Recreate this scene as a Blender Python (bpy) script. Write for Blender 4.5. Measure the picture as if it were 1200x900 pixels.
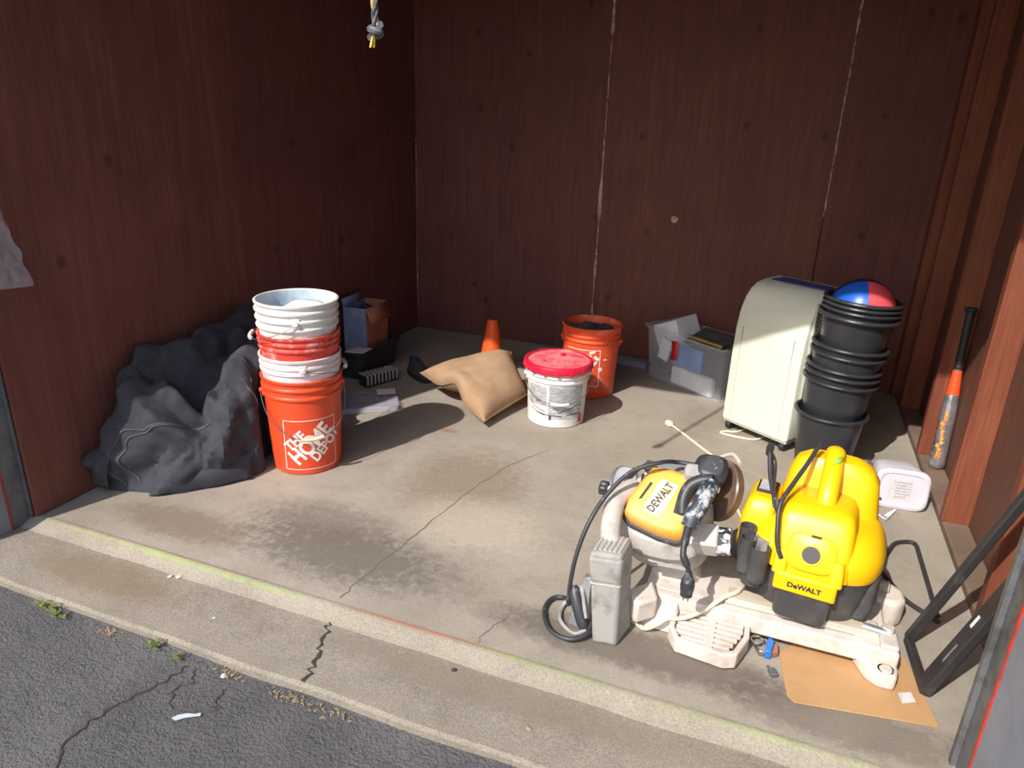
import bpy, bmesh, math, random
from mathutils import Vector, Matrix, noise
random.seed(7)
PI = math.pi
for o in list(bpy.data.objects): bpy.data.objects.remove(o, do_unlink=True)
scn = bpy.context.scene
C = scn.collection

# ------------------------------------------------------------------ camera, sky, sun, exposure
cam_data = bpy.data.cameras.new('camera'); cam = bpy.data.objects.new('camera', cam_data); C.objects.link(cam)
cam_data.sensor_fit = 'HORIZONTAL'; cam_data.sensor_width = 36.0; cam_data.lens = 36.0*828/1200
cam_data.clip_start = 0.05
# camera axes in the world (x right, y up, -z forward): the place's depth is +Y, its width +X
RX = Vector((0.932, 0.360, 0.033)); FW = Vector((-0.328, 0.879, -0.345))
FW.normalize(); RX = (RX - FW*RX.dot(FW)).normalized(); UP = RX.cross(FW)
cam.matrix_world = Matrix(((RX.x, UP.x, -FW.x, 0), (RX.y, UP.y, -FW.y, 0), (RX.z, UP.z, -FW.z, 1.30), (0, 0, 0, 1)))
scn.camera = cam

SUN_EL = math.radians(44.6); SH = Vector((0.339, 0.941, 0)).normalized()      # SH: the way shadows fall on the ground
sd = bpy.data.lights.new('sun_offscreen', 'SUN'); sd.energy = 5.0; sd.angle = math.radians(0.6); sd.color = (1.0, 0.965, 0.91)
sun = bpy.data.objects.new('sun_offscreen', sd); C.objects.link(sun)
ldir = (SH*math.cos(SUN_EL) - Vector((0, 0, math.sin(SUN_EL)))).normalized()
sun.rotation_euler = ldir.to_track_quat('-Z', 'Y').to_euler(); sun.location = (-3, -5, 6)
w = bpy.data.worlds.new('sky'); scn.world = w; w.use_nodes = True
nt = w.node_tree; nt.nodes.clear()
sky = nt.nodes.new('ShaderNodeTexSky'); sky.sky_type = 'NISHITA'; sky.sun_disc = False
sky.sun_elevation = SUN_EL; sky.sun_rotation = math.atan2(-SH.x, -SH.y); sky.altitude = 50; sky.dust_density = 2.0
bg = nt.nodes.new('ShaderNodeBackground'); bg.inputs['Strength'].default_value = 0.2
wo = nt.nodes.new('ShaderNodeOutputWorld')
nt.links.new(sky.outputs[0], bg.inputs[0]); nt.links.new(bg.outputs[0], wo.inputs[0])
scn.view_settings.view_transform = 'Standard'; scn.view_settings.look = 'None'
scn.view_settings.gamma = 1.0; scn.view_settings.use_curve_mapping = False
scn.view_settings.exposure = 0.0

# ------------------------------------------------------------------ materials
def lin(c):
    return tuple(((v/255)/12.92 if v/255 <= .04045 else ((v/255+.055)/1.055)**2.4) for v in c) + (1.0,)
M = {}
def N(t, k, **kw):
    n = t.nodes.new(k)
    for a, b in kw.items(): setattr(n, a, b)
    return n
def ramp(t, fac, stops):
    r = N(t, 'ShaderNodeValToRGB'); e = r.color_ramp.elements
    while len(e) < len(stops): e.new(0.5)
    for i, (p, c) in enumerate(stops):
        e[i].position = p; e[i].color = c if len(c) == 4 else tuple(c)+(1,)
    t.links.new(fac, r.inputs[0]); return r.outputs[0]
def mixc(t, fac, a, b, mode='MIX'):
    m = N(t, 'ShaderNodeMix', data_type='RGBA', blend_type=mode)
    for sock, v in ((m.inputs[0], fac), (m.inputs[6], a), (m.inputs[7], b)):
        if hasattr(v, 'links') or isinstance(v, bpy.types.NodeSocket): t.links.new(v, sock)
        else: sock.default_value = v
    return m.outputs[2]
def texco(t, scale=(1, 1, 1), loc=(0, 0, 0), rot=(0, 0, 0)):
    c = N(t, 'ShaderNodeTexCoord'); mp = N(t, 'ShaderNodeMapping')
    mp.inputs['Scale'].default_value = scale; mp.inputs['Location'].default_value = loc; mp.inputs['Rotation'].default_value = rot
    t.links.new(c.outputs['Object'], mp.inputs[0]); return mp.outputs[0]
def nz(t, co, scale, detail=5, rough=.6, dist=0):
    n = N(t, 'ShaderNodeTexNoise'); n.inputs['Scale'].default_value = scale; n.inputs['Detail'].default_value = detail
    n.inputs['Roughness'].default_value = rough; n.inputs['Distortion'].default_value = dist
    t.links.new(co, n.inputs['Vector']); return n.outputs['Fac']
def base(name):
    m = bpy.data.materials.new(name); m.use_nodes = True; t = m.node_tree
    p = t.nodes['Principled BSDF']; M[name] = m; return m, t, p
def bump(t, p, h, strength, dist=.01):
    b = N(t, 'ShaderNodeBump'); b.inputs['Strength'].default_value = strength; b.inputs['Distance'].default_value = dist
    t.links.new(h, b.inputs['Height']); t.links.new(b.outputs[0], p.inputs['Normal'])
def mat(name, c, rough=.5, metal=0, c2=None, scale=12, lo=.45, hi=.65, bstr=0, bscale=80, spec=None, detail=6, aniso=(1, 1, 1)):
    m, t, p = base(name); p.inputs['Roughness'].default_value = rough; p.inputs['Metallic'].default_value = metal
    if spec is not None: p.inputs['Specular IOR Level'].default_value = spec
    co = texco(t, aniso); f = nz(t, co, scale, detail)
    c = lin(c); c2 = lin(c2) if c2 else tuple(v*.88 for v in c[:3])+(1,)
    t.links.new(ramp(t, f, ((lo, c), (hi, c2))), p.inputs['Base Color'])
    if bstr: bump(t, p, nz(t, texco(t), bscale, 4), bstr)
    return m

# concrete slab: warm grey, mottled, oil stains near the threshold and along the middle
def concrete(name, ca, cb, stain, stains=(), speck=.35):
    m, t, p = base(name); p.inputs['Roughness'].default_value = .9; p.inputs['Specular IOR Level'].default_value = .25
    co = texco(t)
    col = ramp(t, nz(t, co, 2.2, 8, .62, .4), ((.33, lin(ca)), (.7, lin(cb))))
    col = mixc(t, ramp(t, nz(t, co, 9, 6, .7), ((.5, (0, 0, 0)), (.8, (.55, .55, .55)))), col, lin(stain))
    sp = ramp(t, nz(t, co, 190, 3, .7), ((.35, (.62, .62, .62)), (.62, (1.12, 1.1, 1.08))))
    col = mixc(t, speck, col, mixc(t, 1.0, col, sp, 'MULTIPLY'))
    for (x, y, rx, ry, c, amt, lo) in stains:
        cc = N(t, 'ShaderNodeTexCoord'); mp = N(t, 'ShaderNodeMapping')
        mp.inputs['Scale'].default_value = (1/rx, 1/ry, 1); mp.inputs['Location'].default_value = (-x/rx, -y/ry, 0)
        t.links.new(cc.outputs['Object'], mp.inputs[0])
        g = N(t, 'ShaderNodeTexGradient', gradient_type='SPHERICAL'); t.links.new(mp.outputs[0], g.inputs[0])
        n2 = nz(t, co, 30, 9, .78, .5)
        mu = N(t, 'ShaderNodeMath', operation='MULTIPLY'); t.links.new(g.outputs['Fac'], mu.inputs[0]); t.links.new(n2, mu.inputs[1])
        k = ramp(t, mu.outputs[0], ((lo, (0, 0, 0)), (lo+.16, (amt, amt, amt))))
        col = mixc(t, k, col, lin(c))
    t.links.new(col, p.inputs['Base Color'])
    ad = N(t, 'ShaderNodeMath', operation='ADD'); t.links.new(nz(t, co, 260, 3), ad.inputs[0]); t.links.new(nz(t, co, 30, 6), ad.inputs[1])
    bump(t, p, ad.outputs[0], .35, .006); return m
concrete('concrete', (168, 159, 146), (148, 138, 125), (128, 117, 105), stains=(
    (-1.15, 1.62, .8, .30, (98, 90, 82), .75, .20), (-1.3, 1.75, .6, .25, (108, 98, 88), .6, .2), (-.2, 1.55, .75, .14, (96, 86, 77), .75, .14), (.3, 1.5, .5, .14, (100, 90, 80), .6, .14),
    (-1.0, 2.2, .5, .6, (132, 116, 100), .7, .2), (-1.75, 1.55, .5, .16, (120, 105, 90), .7, .16), (-.85, 1.95, .5, .35, (186, 174, 156), .6, .2),
    (-1.28, 2.62, .09, .035, (150, 100, 72), .6, .14), (-.36, 1.93, .05, .07, (150, 84, 48), .7, .12), (.1, 2.4, .5, .4, (150, 136, 118), .6, .2)))
concrete('apron', (156, 147, 134), (136, 127, 114), (114, 105, 94), speck=.8, stains=((-1.75, 1.25, .5, .14, (126, 108, 88), .7, .16), (-.5, 1.28, .9, .1, (128, 118, 104), .6, .16)))
concrete('kerb_concrete', (128, 108, 92), (104, 86, 72), (84, 70, 60))
# rough lip of the slab with a chalky green and orange spray-paint line along its crest
def lipmat():
    m = concrete('lip', (170, 161, 146), (150, 141, 126), (130, 120, 107), speck=.7); t = m.node_tree; p = t.nodes['Principled BSDF']
    src = p.inputs['Base Color'].links[0].from_socket
    co = texco(t); sx = N(t, 'ShaderNodeSeparateXYZ'); t.links.new(co, sx.inputs[0])
    def band(axis, a, b, soft):
        mr = N(t, 'ShaderNodeMapRange', interpolation_type='SMOOTHSTEP'); mr.inputs[1].default_value = a-soft; mr.inputs[2].default_value = a+soft
        m2 = N(t, 'ShaderNodeMapRange', interpolation_type='SMOOTHSTEP'); m2.inputs[1].default_value = b-soft; m2.inputs[2].default_value = b+soft
        m2.inputs[3].default_value = 1; m2.inputs[4].default_value = 0
        t.links.new(sx.outputs[axis], mr.inputs[0]); t.links.new(sx.outputs[axis], m2.inputs[0])
        q = N(t, 'ShaderNodeMath', operation='MULTIPLY'); t.links.new(mr.outputs[0], q.inputs[0]); t.links.new(m2.outputs[0], q.inputs[1]); return q.outputs[0]
    def mul(a, b):
        q = N(t, 'ShaderNodeMath', operation='MULTIPLY')
        for s, v in zip(q.inputs, (a, b)):
            if isinstance(v, float): s.default_value = v
            else: t.links.new(v, s)
        return q.outputs[0]
    br = ramp(t, nz(t, co, 22, 6, .7), ((.34, (.1, .1, .1)), (.6, (1, 1, 1))))
    col = src
    for (x0, x1, y0, y1, c, a) in ((-1.75, -1.18, 1.372, 1.392, (152, 182, 96), .6), (-2.1, -1.6, 1.378, 1.392, (168, 178, 96), .5),
                                   (-1.7, -1.3, 1.394, 1.406, (176, 100, 68), .45), (-.95, -.55, 1.388, 1.408, (196, 110, 70), .6),
                                   (-.6, -.25, 1.384, 1.402, (150, 170, 84), .45), (-.1, .45, 1.378, 1.398, (158, 180, 100), .4)):
        col = mixc(t, mul(mul(band(0, x0, x1, .1), band(1, y0, y1, .005)), mul(br, a)), col, lin(c))
    t.links.new(col, p.inputs['Base Color'])
lipmat()
def asphalt():
    m, t, p = base('asphalt'); p.inputs['Roughness'].default_value = .88; p.inputs['Specular IOR Level'].default_value = .3
    co = texco(t)
    col = ramp(t, nz(t, co, 3, 7, .65), ((.35, lin((104, 102, 103))), (.68, lin((132, 129, 128)))))
    col = mixc(t, ramp(t, nz(t, co, 60, 4, .7), ((.52, (0, 0, 0)), (.72, (.7, .7, .7)))), col, lin((84, 83, 85)))
    t.links.new(col, p.inputs['Base Color'])
    ad = N(t, 'ShaderNodeMath', operation='ADD'); t.links.new(nz(t, co, 120, 4, .7), ad.inputs[0]); t.links.new(nz(t, co, 28, 6, .7), ad.inputs[1])
    bump(t, p, ad.outputs[0], 1.0, .02)
asphalt()
# stained plywood: reddish brown, vertical grain, a few dark knots
def plywood(name, a, b, dark, knots=True, seed=0., grain=(1, 1, .06)):
    m, t, p = base(name); p.inputs['Roughness'].default_value = .62; p.inputs['Specular IOR Level'].default_value = .3
    co = texco(t, grain, (seed, seed*2, seed)); cz = texco(t, (1, 1, 1), (seed, seed, seed))
    g = nz(t, co, 26, 7, .62, 1.2)
    col = ramp(t, g, ((.3, lin(a)), (.68, lin(b))))
    wv = nz(t, texco(t, (1, 1, .03), (seed, 0, 0)), 140, 3, .6)
    col = mixc(t, ramp(t, wv, ((.45, (0, 0, 0)), (.75, (.6, .6, .6)))), col, lin(dark))
    col = mixc(t, ramp(t, nz(t, cz, 2.5, 5), ((.4, (0, 0, 0)), (.8, (.6, .6, .6)))), col, lin(dark))
    if knots:
        vo = N(t, 'ShaderNodeTexVoronoi', voronoi_dimensions='2D'); vo.inputs['Scale'].default_value = 2.6
        sx = N(t, 'ShaderNodeSeparateXYZ'); t.links.new(texco(t, (1, 1, .75), (seed, seed+.3, .1)), sx.inputs[0]); ad = N(t, 'ShaderNodeMath', operation='ADD'); t.links.new(sx.outputs[0], ad.inputs[0]); t.links.new(sx.outputs[1], ad.inputs[1])
        cb = N(t, 'ShaderNodeCombineXYZ'); t.links.new(ad.outputs[0], cb.inputs[0]); t.links.new(sx.outputs[2], cb.inputs[1]); t.links.new(cb.outputs[0], vo.inputs['Vector'])
        k1 = ramp(t, vo.outputs['Distance'], ((.018, (1, 1, 1)), (.06, (0, 0, 0))))
        k2 = ramp(t, vo.outputs['Color'], ((.45, (0, 0, 0)), (.5, (1, 1, 1))))
        mm = N(t, 'ShaderNodeMath', operation='MULTIPLY'); t.links.new(k1, mm.inputs[0]); t.links.new(k2, mm.inputs[1])
        m2 = N(t, 'ShaderNodeMath', operation='MULTIPLY'); t.links.new(mm.outputs[0], m2.inputs[0]); m2.inputs[1].default_value = .5
        col = mixc(t, m2.outputs[0], col, lin((38, 17, 14)))
    t.links.new(col, p.inputs['Base Color']); bump(t, p, g, .25, .004); return m
plywood('ply_a', (136, 84, 69), (114, 66, 55), (96, 54, 46), seed=.0)
plywood('ply_b', (126, 78, 68), (106, 62, 55), (88, 50, 45), seed=3.7)
plywood('ply_c', (132, 82, 67), (110, 66, 54), (92, 53, 45), seed=8.1)
plywood('stud_wood', (148, 88, 62), (124, 66, 46), (102, 54, 40), knots=False, seed=2.2)
plywood('sheath', (122, 84, 68), (106, 70, 58), (92, 58, 50), knots=False, seed=5.)
mat('filler', (206, 176, 156), .9, c2=(120, 76, 64), scale=26, lo=.44, hi=.66)
mat('ceiling', (120, 78, 60), .8)
mat('pier_grey', (140, 143, 152), .7, c2=(128, 131, 140), scale=4, bstr=.15, bscale=60)
mat('pier_metal', (112, 114, 116), .55, metal=.3, c2=(88, 88, 88), scale=18)
mat('red_edge', (188, 52, 34), .6, c2=(130, 60, 44), scale=40)
mat('crack', (66, 59, 54), 1.0)
mat('crack_soft', (122, 110, 97), 1.0)
mat('orange_plastic', (224, 78, 40), .42, c2=(216, 68, 34), scale=5, lo=.4, hi=.8)
mat('orange_dusty', (226, 82, 40), .5, c2=(232, 170, 140), scale=9, lo=.58, hi=.78)
mat('red_dusty', (212, 64, 52), .5, c2=(224, 176, 168), scale=18, lo=.5, hi=.70)
mat('white_plastic', (226, 222, 216), .45, c2=(196, 190, 182), scale=8, lo=.52, hi=.75)
mat('pinkish_white', (228, 218, 218), .45, c2=(214, 188, 186), scale=9)
mat('bluish_inside', (212, 222, 230), .6, c2=(176, 198, 214), scale=12)
mat('print_white', (240, 232, 226), .6, c2=(238, 170, 140), scale=60, lo=.55, hi=.75)
mat('steel_wire', (150, 148, 146), .35, metal=.8)
mat('grip_cream', (226, 208, 176), .5)
mat('lid_red', (216, 30, 62), .4, c2=(206, 26, 54), scale=6)
mat('lid_dusty', (222, 120, 124), .6, c2=(214, 60, 78), scale=22, lo=.48, hi=.66)
mat('label_grey', (196, 196, 198), .6, c2=(150, 150, 154), scale=160, lo=.46, hi=.56, detail=2, aniso=(.25, .25, 1.6))
mat('label_dark', (70, 70, 72), .6)
mat('label_mid', (166, 168, 168), .6)
mat('mark_red', (196, 60, 80), .6)
mat('black_fabric', (66, 66, 71), .85, c2=(56, 56, 62), scale=20, spec=.25, bstr=.3, bscale=400)
mat('black_fabric_seam', (84, 84, 90), .85, spec=.25)
mat('black_plastic', (58, 59, 63), .38, c2=(66, 67, 70), scale=5)
mat('pot_plastic', (50, 51, 55), .33, c2=(58, 59, 63), scale=6)
mat('black_rubber', (44, 44, 47), .6)
mat('black_metal', (52, 50, 51), .45, c2=(74, 69, 66), scale=26, lo=.6, hi=.75)
mat('cushion', (172, 142, 112), .95, c2=(158, 128, 99), scale=7, spec=.15, bstr=.25, bscale=300)
mat('cushion_piping', (148, 116, 86), .95, spec=.1)
mat('cone_orange', (240, 92, 26), .5, c2=(226, 78, 20), scale=7)
mat('cone_tip', (96, 60, 40), .7)
mat('ac_cream', (222, 222, 202), .42, c2=(216, 216, 196), scale=2)
mat('ac_grey', (186, 186, 172), .5)
mat('ac_dark', (50, 50, 52), .6)
mat('ac_label', (52, 64, 128), .4, c2=(60, 74, 140), scale=30)
mat('cord_cream', (226, 218, 188), .5)
mat('ball_blue', (30, 96, 200), .35); mat('ball_red', (226, 86, 92), .35); mat('ball_navy', (32, 40, 92), .35)
mat('paper_white', (226, 226, 228), .8, c2=(206, 206, 212), scale=10)
mat('paper_lilac', (210, 200, 206), .8)
mat('blue_wrap', (66, 112, 178), .5, c2=(90, 140, 200), scale=18)
mat('tape_red', (206, 36, 44), .5)
mat('frame_gold', (176, 140, 66), .4)
mat('dark_print', (58, 60, 62), .5, c2=(90, 92, 88), scale=20)
mat('grey_plastic', (150, 154, 166), .5)
mat('cardboard', (182, 142, 98), .85, c2=(170, 129, 86), scale=4, bstr=.1, bscale=60)
mat('cardboard_brown', (166, 108, 78), .85, c2=(150, 94, 66), scale=5)
mat('box_print_blue', (112, 122, 152), .7, c2=(150, 146, 160), scale=14)
mat('label_paper', (206, 200, 200), .7, c2=(186, 182, 184), scale=90, lo=.5, hi=.56, aniso=(1, .1, 1))
mat('saw_grey', (164, 161, 156), .55, c2=(132, 129, 125), scale=14, lo=.45, hi=.7, bstr=.1, bscale=160)
mat('saw_cast', (190, 184, 175), .6, c2=(152, 143, 133), scale=18, lo=.5, hi=.75, bstr=.15, bscale=120)
mat('saw_white', (212, 200, 189), .7, c2=(182, 165, 151), scale=16, lo=.5, hi=.75, bstr=.15, bscale=140)
mat('saw_box', (160, 156, 150), .65, c2=(128, 124, 118), scale=26, lo=.5, hi=.72, bstr=.15, bscale=200)
mat('saw_silver', (190, 192, 196), .35, metal=.7, c2=(150, 150, 152), scale=16)
mat('saw_orange', (244, 168, 66), .5, c2=(236, 182, 116), scale=8, lo=.5, hi=.75)
mat('saw_dust', (232, 206, 178), .7, c2=(240, 186, 120), scale=30)
mat('saw_black', (54, 55, 59), .45, c2=(150, 150, 152), scale=34, lo=.6, hi=.78)
mat('scuffed_black', (52, 56, 64), .5, c2=(186, 190, 196), scale=40, lo=.5, hi=.64)
mat('guard_smoke', (96, 76, 62), .35, c2=(120, 96, 78), scale=12)
mat('torn_wrap', (214, 214, 216), .5, c2=(40, 40, 44), scale=26, lo=.5, hi=.54)
mat('fence_wood', (196, 184, 166), .8, c2=(164, 146, 124), scale=12, lo=.42, hi=.7, aniso=(.25, 1, 1))
mat('vac_yellow', (246, 192, 16), .38, c2=(242, 186, 12), scale=3, lo=.3, hi=.8)
mat('vac_black', (66, 65, 66), .5, c2=(92, 90, 89), scale=12, lo=.5, hi=.75)
mat('vac_dusty', (150, 146, 140), .7, c2=(90, 88, 86), scale=30)
mat('leaf_green', (150, 196, 70), .6)
mat('bat_silver', (196, 196, 198), .25, metal=.75, c2=(150, 150, 152), scale=20)
mat('bat_orange', (232, 84, 36), .4)
mat('bat_flame', (226, 96, 40), .5, c2=(238, 170, 60), scale=60, lo=.45, hi=.55)
mat('bat_dark', (60, 60, 64), .5)
mat('cloth_purple', (122, 112, 128), .95, c2=(104, 96, 112), scale=20)
mat('blue_tape', (40, 116, 200), .45)
mat('chrome', (170, 166, 158), .25, metal=.9)
mat('rope_grey', (110, 112, 120), .8, c2=(70, 72, 84), scale=60, lo=.45, hi=.55)
mat('rope_yellow', (226, 196, 80), .8)
mat('weed_green', (104, 118, 56), .7, c2=(146, 146, 74), scale=60)
mat('dry_leaf', (160, 136, 108), .8, c2=(130, 108, 84), scale=60)
mat('pebble', (196, 190, 180), .8); mat('paper_scrap', (186, 196, 198), .8)
mat('vent_light', (170, 160, 160), .5); mat('vent_dark', (40, 38, 40), .6)
def plastic(name, c, alpha, rough=.25):
    m, t, p = base(name); p.inputs['Base Color'].default_value = lin(c); p.inputs['Roughness'].default_value = rough
    tr = N(t, 'ShaderNodeBsdfTransparent'); mx = N(t, 'ShaderNodeMixShader'); mx.inputs[0].default_value = alpha
    out = [n for n in t.nodes if n.type == 'OUTPUT_MATERIAL'][0]
    t.links.new(tr.outputs[0], mx.inputs[1]); t.links.new(p.outputs[0], mx.inputs[2]); t.links.new(mx.outputs[0], out.inputs[0])
plastic('clear_bin', (214, 220, 230), .26)
plastic('clear_film', (206, 200, 206), .45)
plastic('milky_jug', (236, 230, 240), .88, .4)
plastic('milky_lid', (226, 216, 224), .8, .4)

# ------------------------------------------------------------------ mesh builder
class MB:
    def __init__(s): s.v = []; s.f = []
    def add(s, vs, fs):
        k = len(s.v); s.v += [Vector(v) for v in vs]; s.f += [tuple(i+k for i in f) for f in fs]; return s
    def box(s, x0, x1, y0, y1, z0, z1, mtx=None):
        vs = [Vector((x, y, z)) for z in (z0, z1) for x, y in ((x0, y0), (x1, y0), (x1, y1), (x0, y1))]
        if mtx: vs = [mtx @ v for v in vs]
        return s.add(vs, [(3, 2, 1, 0), (4, 5, 6, 7), (0, 1, 5, 4), (1, 2, 6, 5), (2, 3, 7, 6), (3, 0, 4, 7)])
    def hexa(s, a, b):      # two quads of four corners each
        return s.add(list(a)+list(b), [(3, 2, 1, 0), (4, 5, 6, 7), (0, 1, 5, 4), (1, 2, 6, 5), (2, 3, 7, 6), (3, 0, 4, 7)])
    def rings(s, rs, cap0=True, cap1=True, closed=True):
        n = len(rs[0]); k = len(s.v)
        for r in rs: s.v += [Vector(p) for p in r]
        for i in range(len(rs)-1):
            for j in range(n if closed else n-1):
                a = k+i*n+j; b = k+i*n+(j+1) % n; s.f.append((a, b, b+n, a+n))
        if cap0: s.f.append(tuple(k+j for j in reversed(range(n))))
        if cap1: s.f.append(tuple(k+(len(rs)-1)*n+j for j in range(n)))
        return s
    def lathe(s, prof, n=40, cap0=False, cap1=False, mtx=None):
        rs = []
        for r, z in prof:
            ring = [Vector((r*math.cos(2*PI*j/n), r*math.sin(2*PI*j/n), z)) for j in range(n)]
            rs.append([mtx @ p for p in ring] if mtx else ring)
        return s.rings(rs, cap0, cap1)
    def loft(s, secs, n=32, cap0=True, cap1=True, mtx=None):   # (z, cx, cy, rx, ry, exponent)
        rs = []
        for (z, cx, cy, rx, ry, e) in secs:
            ring = []
            for j in range(n):
                a = 2*PI*(j+.5)/n; c, q = math.cos(a), math.sin(a)
                ring.append(Vector((cx+rx*math.copysign(abs(c)**(2/e), c), cy+ry*math.copysign(abs(q)**(2/e), q), z)))
            rs.append([mtx @ p for p in ring] if mtx else ring)
        return s.rings(rs, cap0, cap1)
    def tube(s, path, r, n=10, closed=False, flat=1.0, cap=True):
        path = [Vector(p) for p in path]; m = len(path); rs = []
        up = Vector((0, 0, 1)); prev = None
        for i, p in enumerate(path):
            if closed: t = path[(i+1) % m]-path[i-1]
            else: t = path[min(i+1, m-1)]-path[max(i-1, 0)]
            t.normalize()
            if prev is None:
                u = t.cross(up)
                if u.length < .05: u = t.cross(Vector((1, 0, 0)))
                u.normalize()
            else:
                u = prev-t*prev.dot(t)
                if u.length < 1e-5: u = t.cross(up)
                u.normalize()
            prev = u; w2 = t.cross(u); rr = r[i] if isinstance(r, (list, tuple)) else r
            rs.append([p+u*(rr*math.cos(2*PI*j/n))+w2*(rr*flat*math.sin(2*PI*j/n)) for j in range(n)])
        if closed: rs.append(rs[0]); return s.rings(rs, False, False)
        return s.rings(rs, cap, cap)
    def prism(s, poly, z0, z1, mtx=None):
        n = len(poly); vs = [Vector((x, y, z)) for z in (z0, z1) for x, y in poly]
        if mtx: vs = [mtx @ v for v in vs]
        return s.add(vs, [tuple(reversed(range(n))), tuple(range(n, 2*n))]+[(i, (i+1) % n, (i+1) % n+n, i+n) for i in range(n)])
    def grid(s, fn, nu, nv, wrap=False):
        k = len(s.v)
        for i in range(nu+1):
            for j in range(nv+1): s.v.append(Vector(fn(i/nu, j/nv)))
        for i in range(nu):
            for j in range(nv):
                a = k+i*(nv+1)+j; s.f.append((a, a+nv+1, a+nv+2, a+1))
        return s
def tag(o, label=None, cat=None, group=None, kind=None):
    for k, v in (('label', label), ('category', cat), ('group', group), ('kind', kind)):
        if v: o[k] = v
    return o
def inv_of(p):
    if p is None: return Matrix()
    m = p.matrix_basis.copy()
    if p.parent: m = inv_of(p.parent).inverted() @ m
    return m.inverted()
def obj(name, mb, m, parent=None, world=False, smooth=True, bevel=0, seg=2, ang=35, solid=0, sub=0, auto=40):
    me = bpy.data.meshes.new(name)
    vs = mb.v
    if world and parent is not None:
        iv = inv_of(parent); vs = [iv @ v for v in vs]
    me.from_pydata([tuple(v) for v in vs], [], mb.f); me.validate()
    b = bmesh.new(); b.from_mesh(me)
    if not solid: bmesh.ops.recalc_face_normals(b, faces=b.faces)
    b.to_mesh(me); b.free()
    if smooth:
        me.polygons.foreach_set('use_smooth', [True]*len(me.polygons))
        if hasattr(me, 'set_sharp_from_angle'): me.set_sharp_from_angle(angle=math.radians(auto))
    me.materials.append(M[m])
    o = bpy.data.objects.new(name, me); C.objects.link(o); o.parent = parent
    if solid:
        md = o.modifiers.new('solid', 'SOLIDIFY'); md.thickness = solid; md.offset = 0
    if bevel:
        md = o.modifiers.new('bevel', 'BEVEL'); md.width = bevel; md.segments = seg; md.limit_method = 'ANGLE'; md.angle_limit = math.radians(ang)
    if sub:
        md = o.modifiers.new('sub', 'SUBSURF'); md.levels = sub; md.render_levels = sub
    return o
def thing(name, label, cat, loc=(0, 0, 0), rotz=0, group=None, tilt=None):
    o = bpy.data.objects.new(name, None); C.objects.link(o); o.empty_display_size = .05
    mt = Matrix.Translation(loc) @ Matrix.Rotation(rotz, 4, 'Z')
    if tilt: mt = mt @ Matrix.Rotation(tilt[0], 4, 'X') @ Matrix.Rotation(tilt[1], 4, 'Y')
    o.matrix_basis = mt
    return tag(o, label, cat, group)
def struct(name, mb, m, **kw): return tag(obj(name, mb, m, **kw), kind='structure')
def smooth_path(pts, k=6, closed=False):
    pts = [Vector(p) for p in pts]; n = len(pts); out = []
    rng = range(n) if closed else range(n-1)
    for i in rng:
        if closed: p0, p1, p2, p3 = pts[i-1], pts[i], pts[(i+1) % n], pts[(i+2) % n]
        else: p0, p1, p2, p3 = pts[max(i-1, 0)], pts[i], pts[i+1], pts[min(i+2, n-1)]
        for j in range(k):
            t = j/k
            out.append(.5*((2*p1)+(p2-p0)*t+(2*p0-5*p1+4*p2-p3)*t*t+(3*p1-p0-3*p2+p3)*t**3))
    if not closed: out.append(pts[-1])
    return out
def frame_mtx(o, x, z):      # right-handed frame at o with the given x and z axes
    z = Vector(z).normalized(); x = Vector(x); x = (x-z*x.dot(z)).normalized(); y = z.cross(x)
    return Matrix(((x.x, y.x, z.x, o[0]), (x.y, y.y, z.y, o[1]), (x.z, y.z, z.z, o[2]), (0, 0, 0, 1)))
def text_mb(body, size, fn, bold=.012, cuts=2, sx=1.0, spacing=1.0):
    cu = bpy.data.curves.new('lettering', 'FONT'); cu.body = body; cu.size = size; cu.align_x = 'CENTER'; cu.align_y = 'CENTER'
    cu.offset = bold*size; cu.resolution_u = 3; cu.space_character = spacing
    o = bpy.data.objects.new('lettering', cu); C.objects.link(o); bpy.context.view_layer.update()
    me = bpy.data.meshes.new_from_object(o.evaluated_get(bpy.context.evaluated_depsgraph_get()))
    b = bmesh.new(); b.from_mesh(me); bmesh.ops.triangulate(b, faces=b.faces)
    if cuts: bmesh.ops.subdivide_edges(b, edges=b.edges, cuts=cuts, use_grid_fill=True)
    b.verts.ensure_lookup_table(); b.verts.index_update()
    mb = MB(); mb.add([fn(v.co.x*sx, v.co.y) for v in b.verts], [tuple(v.index for v in f.verts) for f in b.faces])
    b.free(); bpy.data.objects.remove(o); bpy.data.curves.remove(cu); bpy.data.meshes.remove(me); return mb

# ------------------------------------------------------------------ the setting
FX0, FX1, BY = -2.21, .76, 4.07
mb = MB(); mb.box(-3.2, 1.4, 1.405, 4.3, -.2, 0); floor = struct('floor', mb, 'concrete')
mb = MB(); nx = 120
def lipf(u, v):
    x = -3.2+4.6*u; n = noise.noise(Vector((x*5, 0, 0)))*.006
    prof = [(1.335, -.018), (1.352, -.013), (1.372, -.004), (1.39, .003), (1.405, 0)]
    i = min(int(v*4), 3); t = v*4-i; a, b = prof[i], prof[i+1]
    return (x, a[0]+(b[0]-a[0])*t+n*(1-v), a[1]+(b[1]-a[1])*t)
mb.grid(lipf, nx, 8); obj('threshold_lip', mb, 'lip', floor)
mb = MB()
def apf(u, v):
    x = -3.2+4.6*u; n = noise.noise(Vector((x*4, 3, 0)))*.006
    prof = [(1.118, -.14), (1.12, -.03), (1.128, -.022), (1.2, -.019), (1.345, -.018)]
    i = min(int(v*4), 3); t = v*4-i; a, b = prof[i], prof[i+1]
    return (x, a[0]+(b[0]-a[0])*t+(n if v < .6 else 0), a[1]+(b[1]-a[1])*t)
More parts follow.
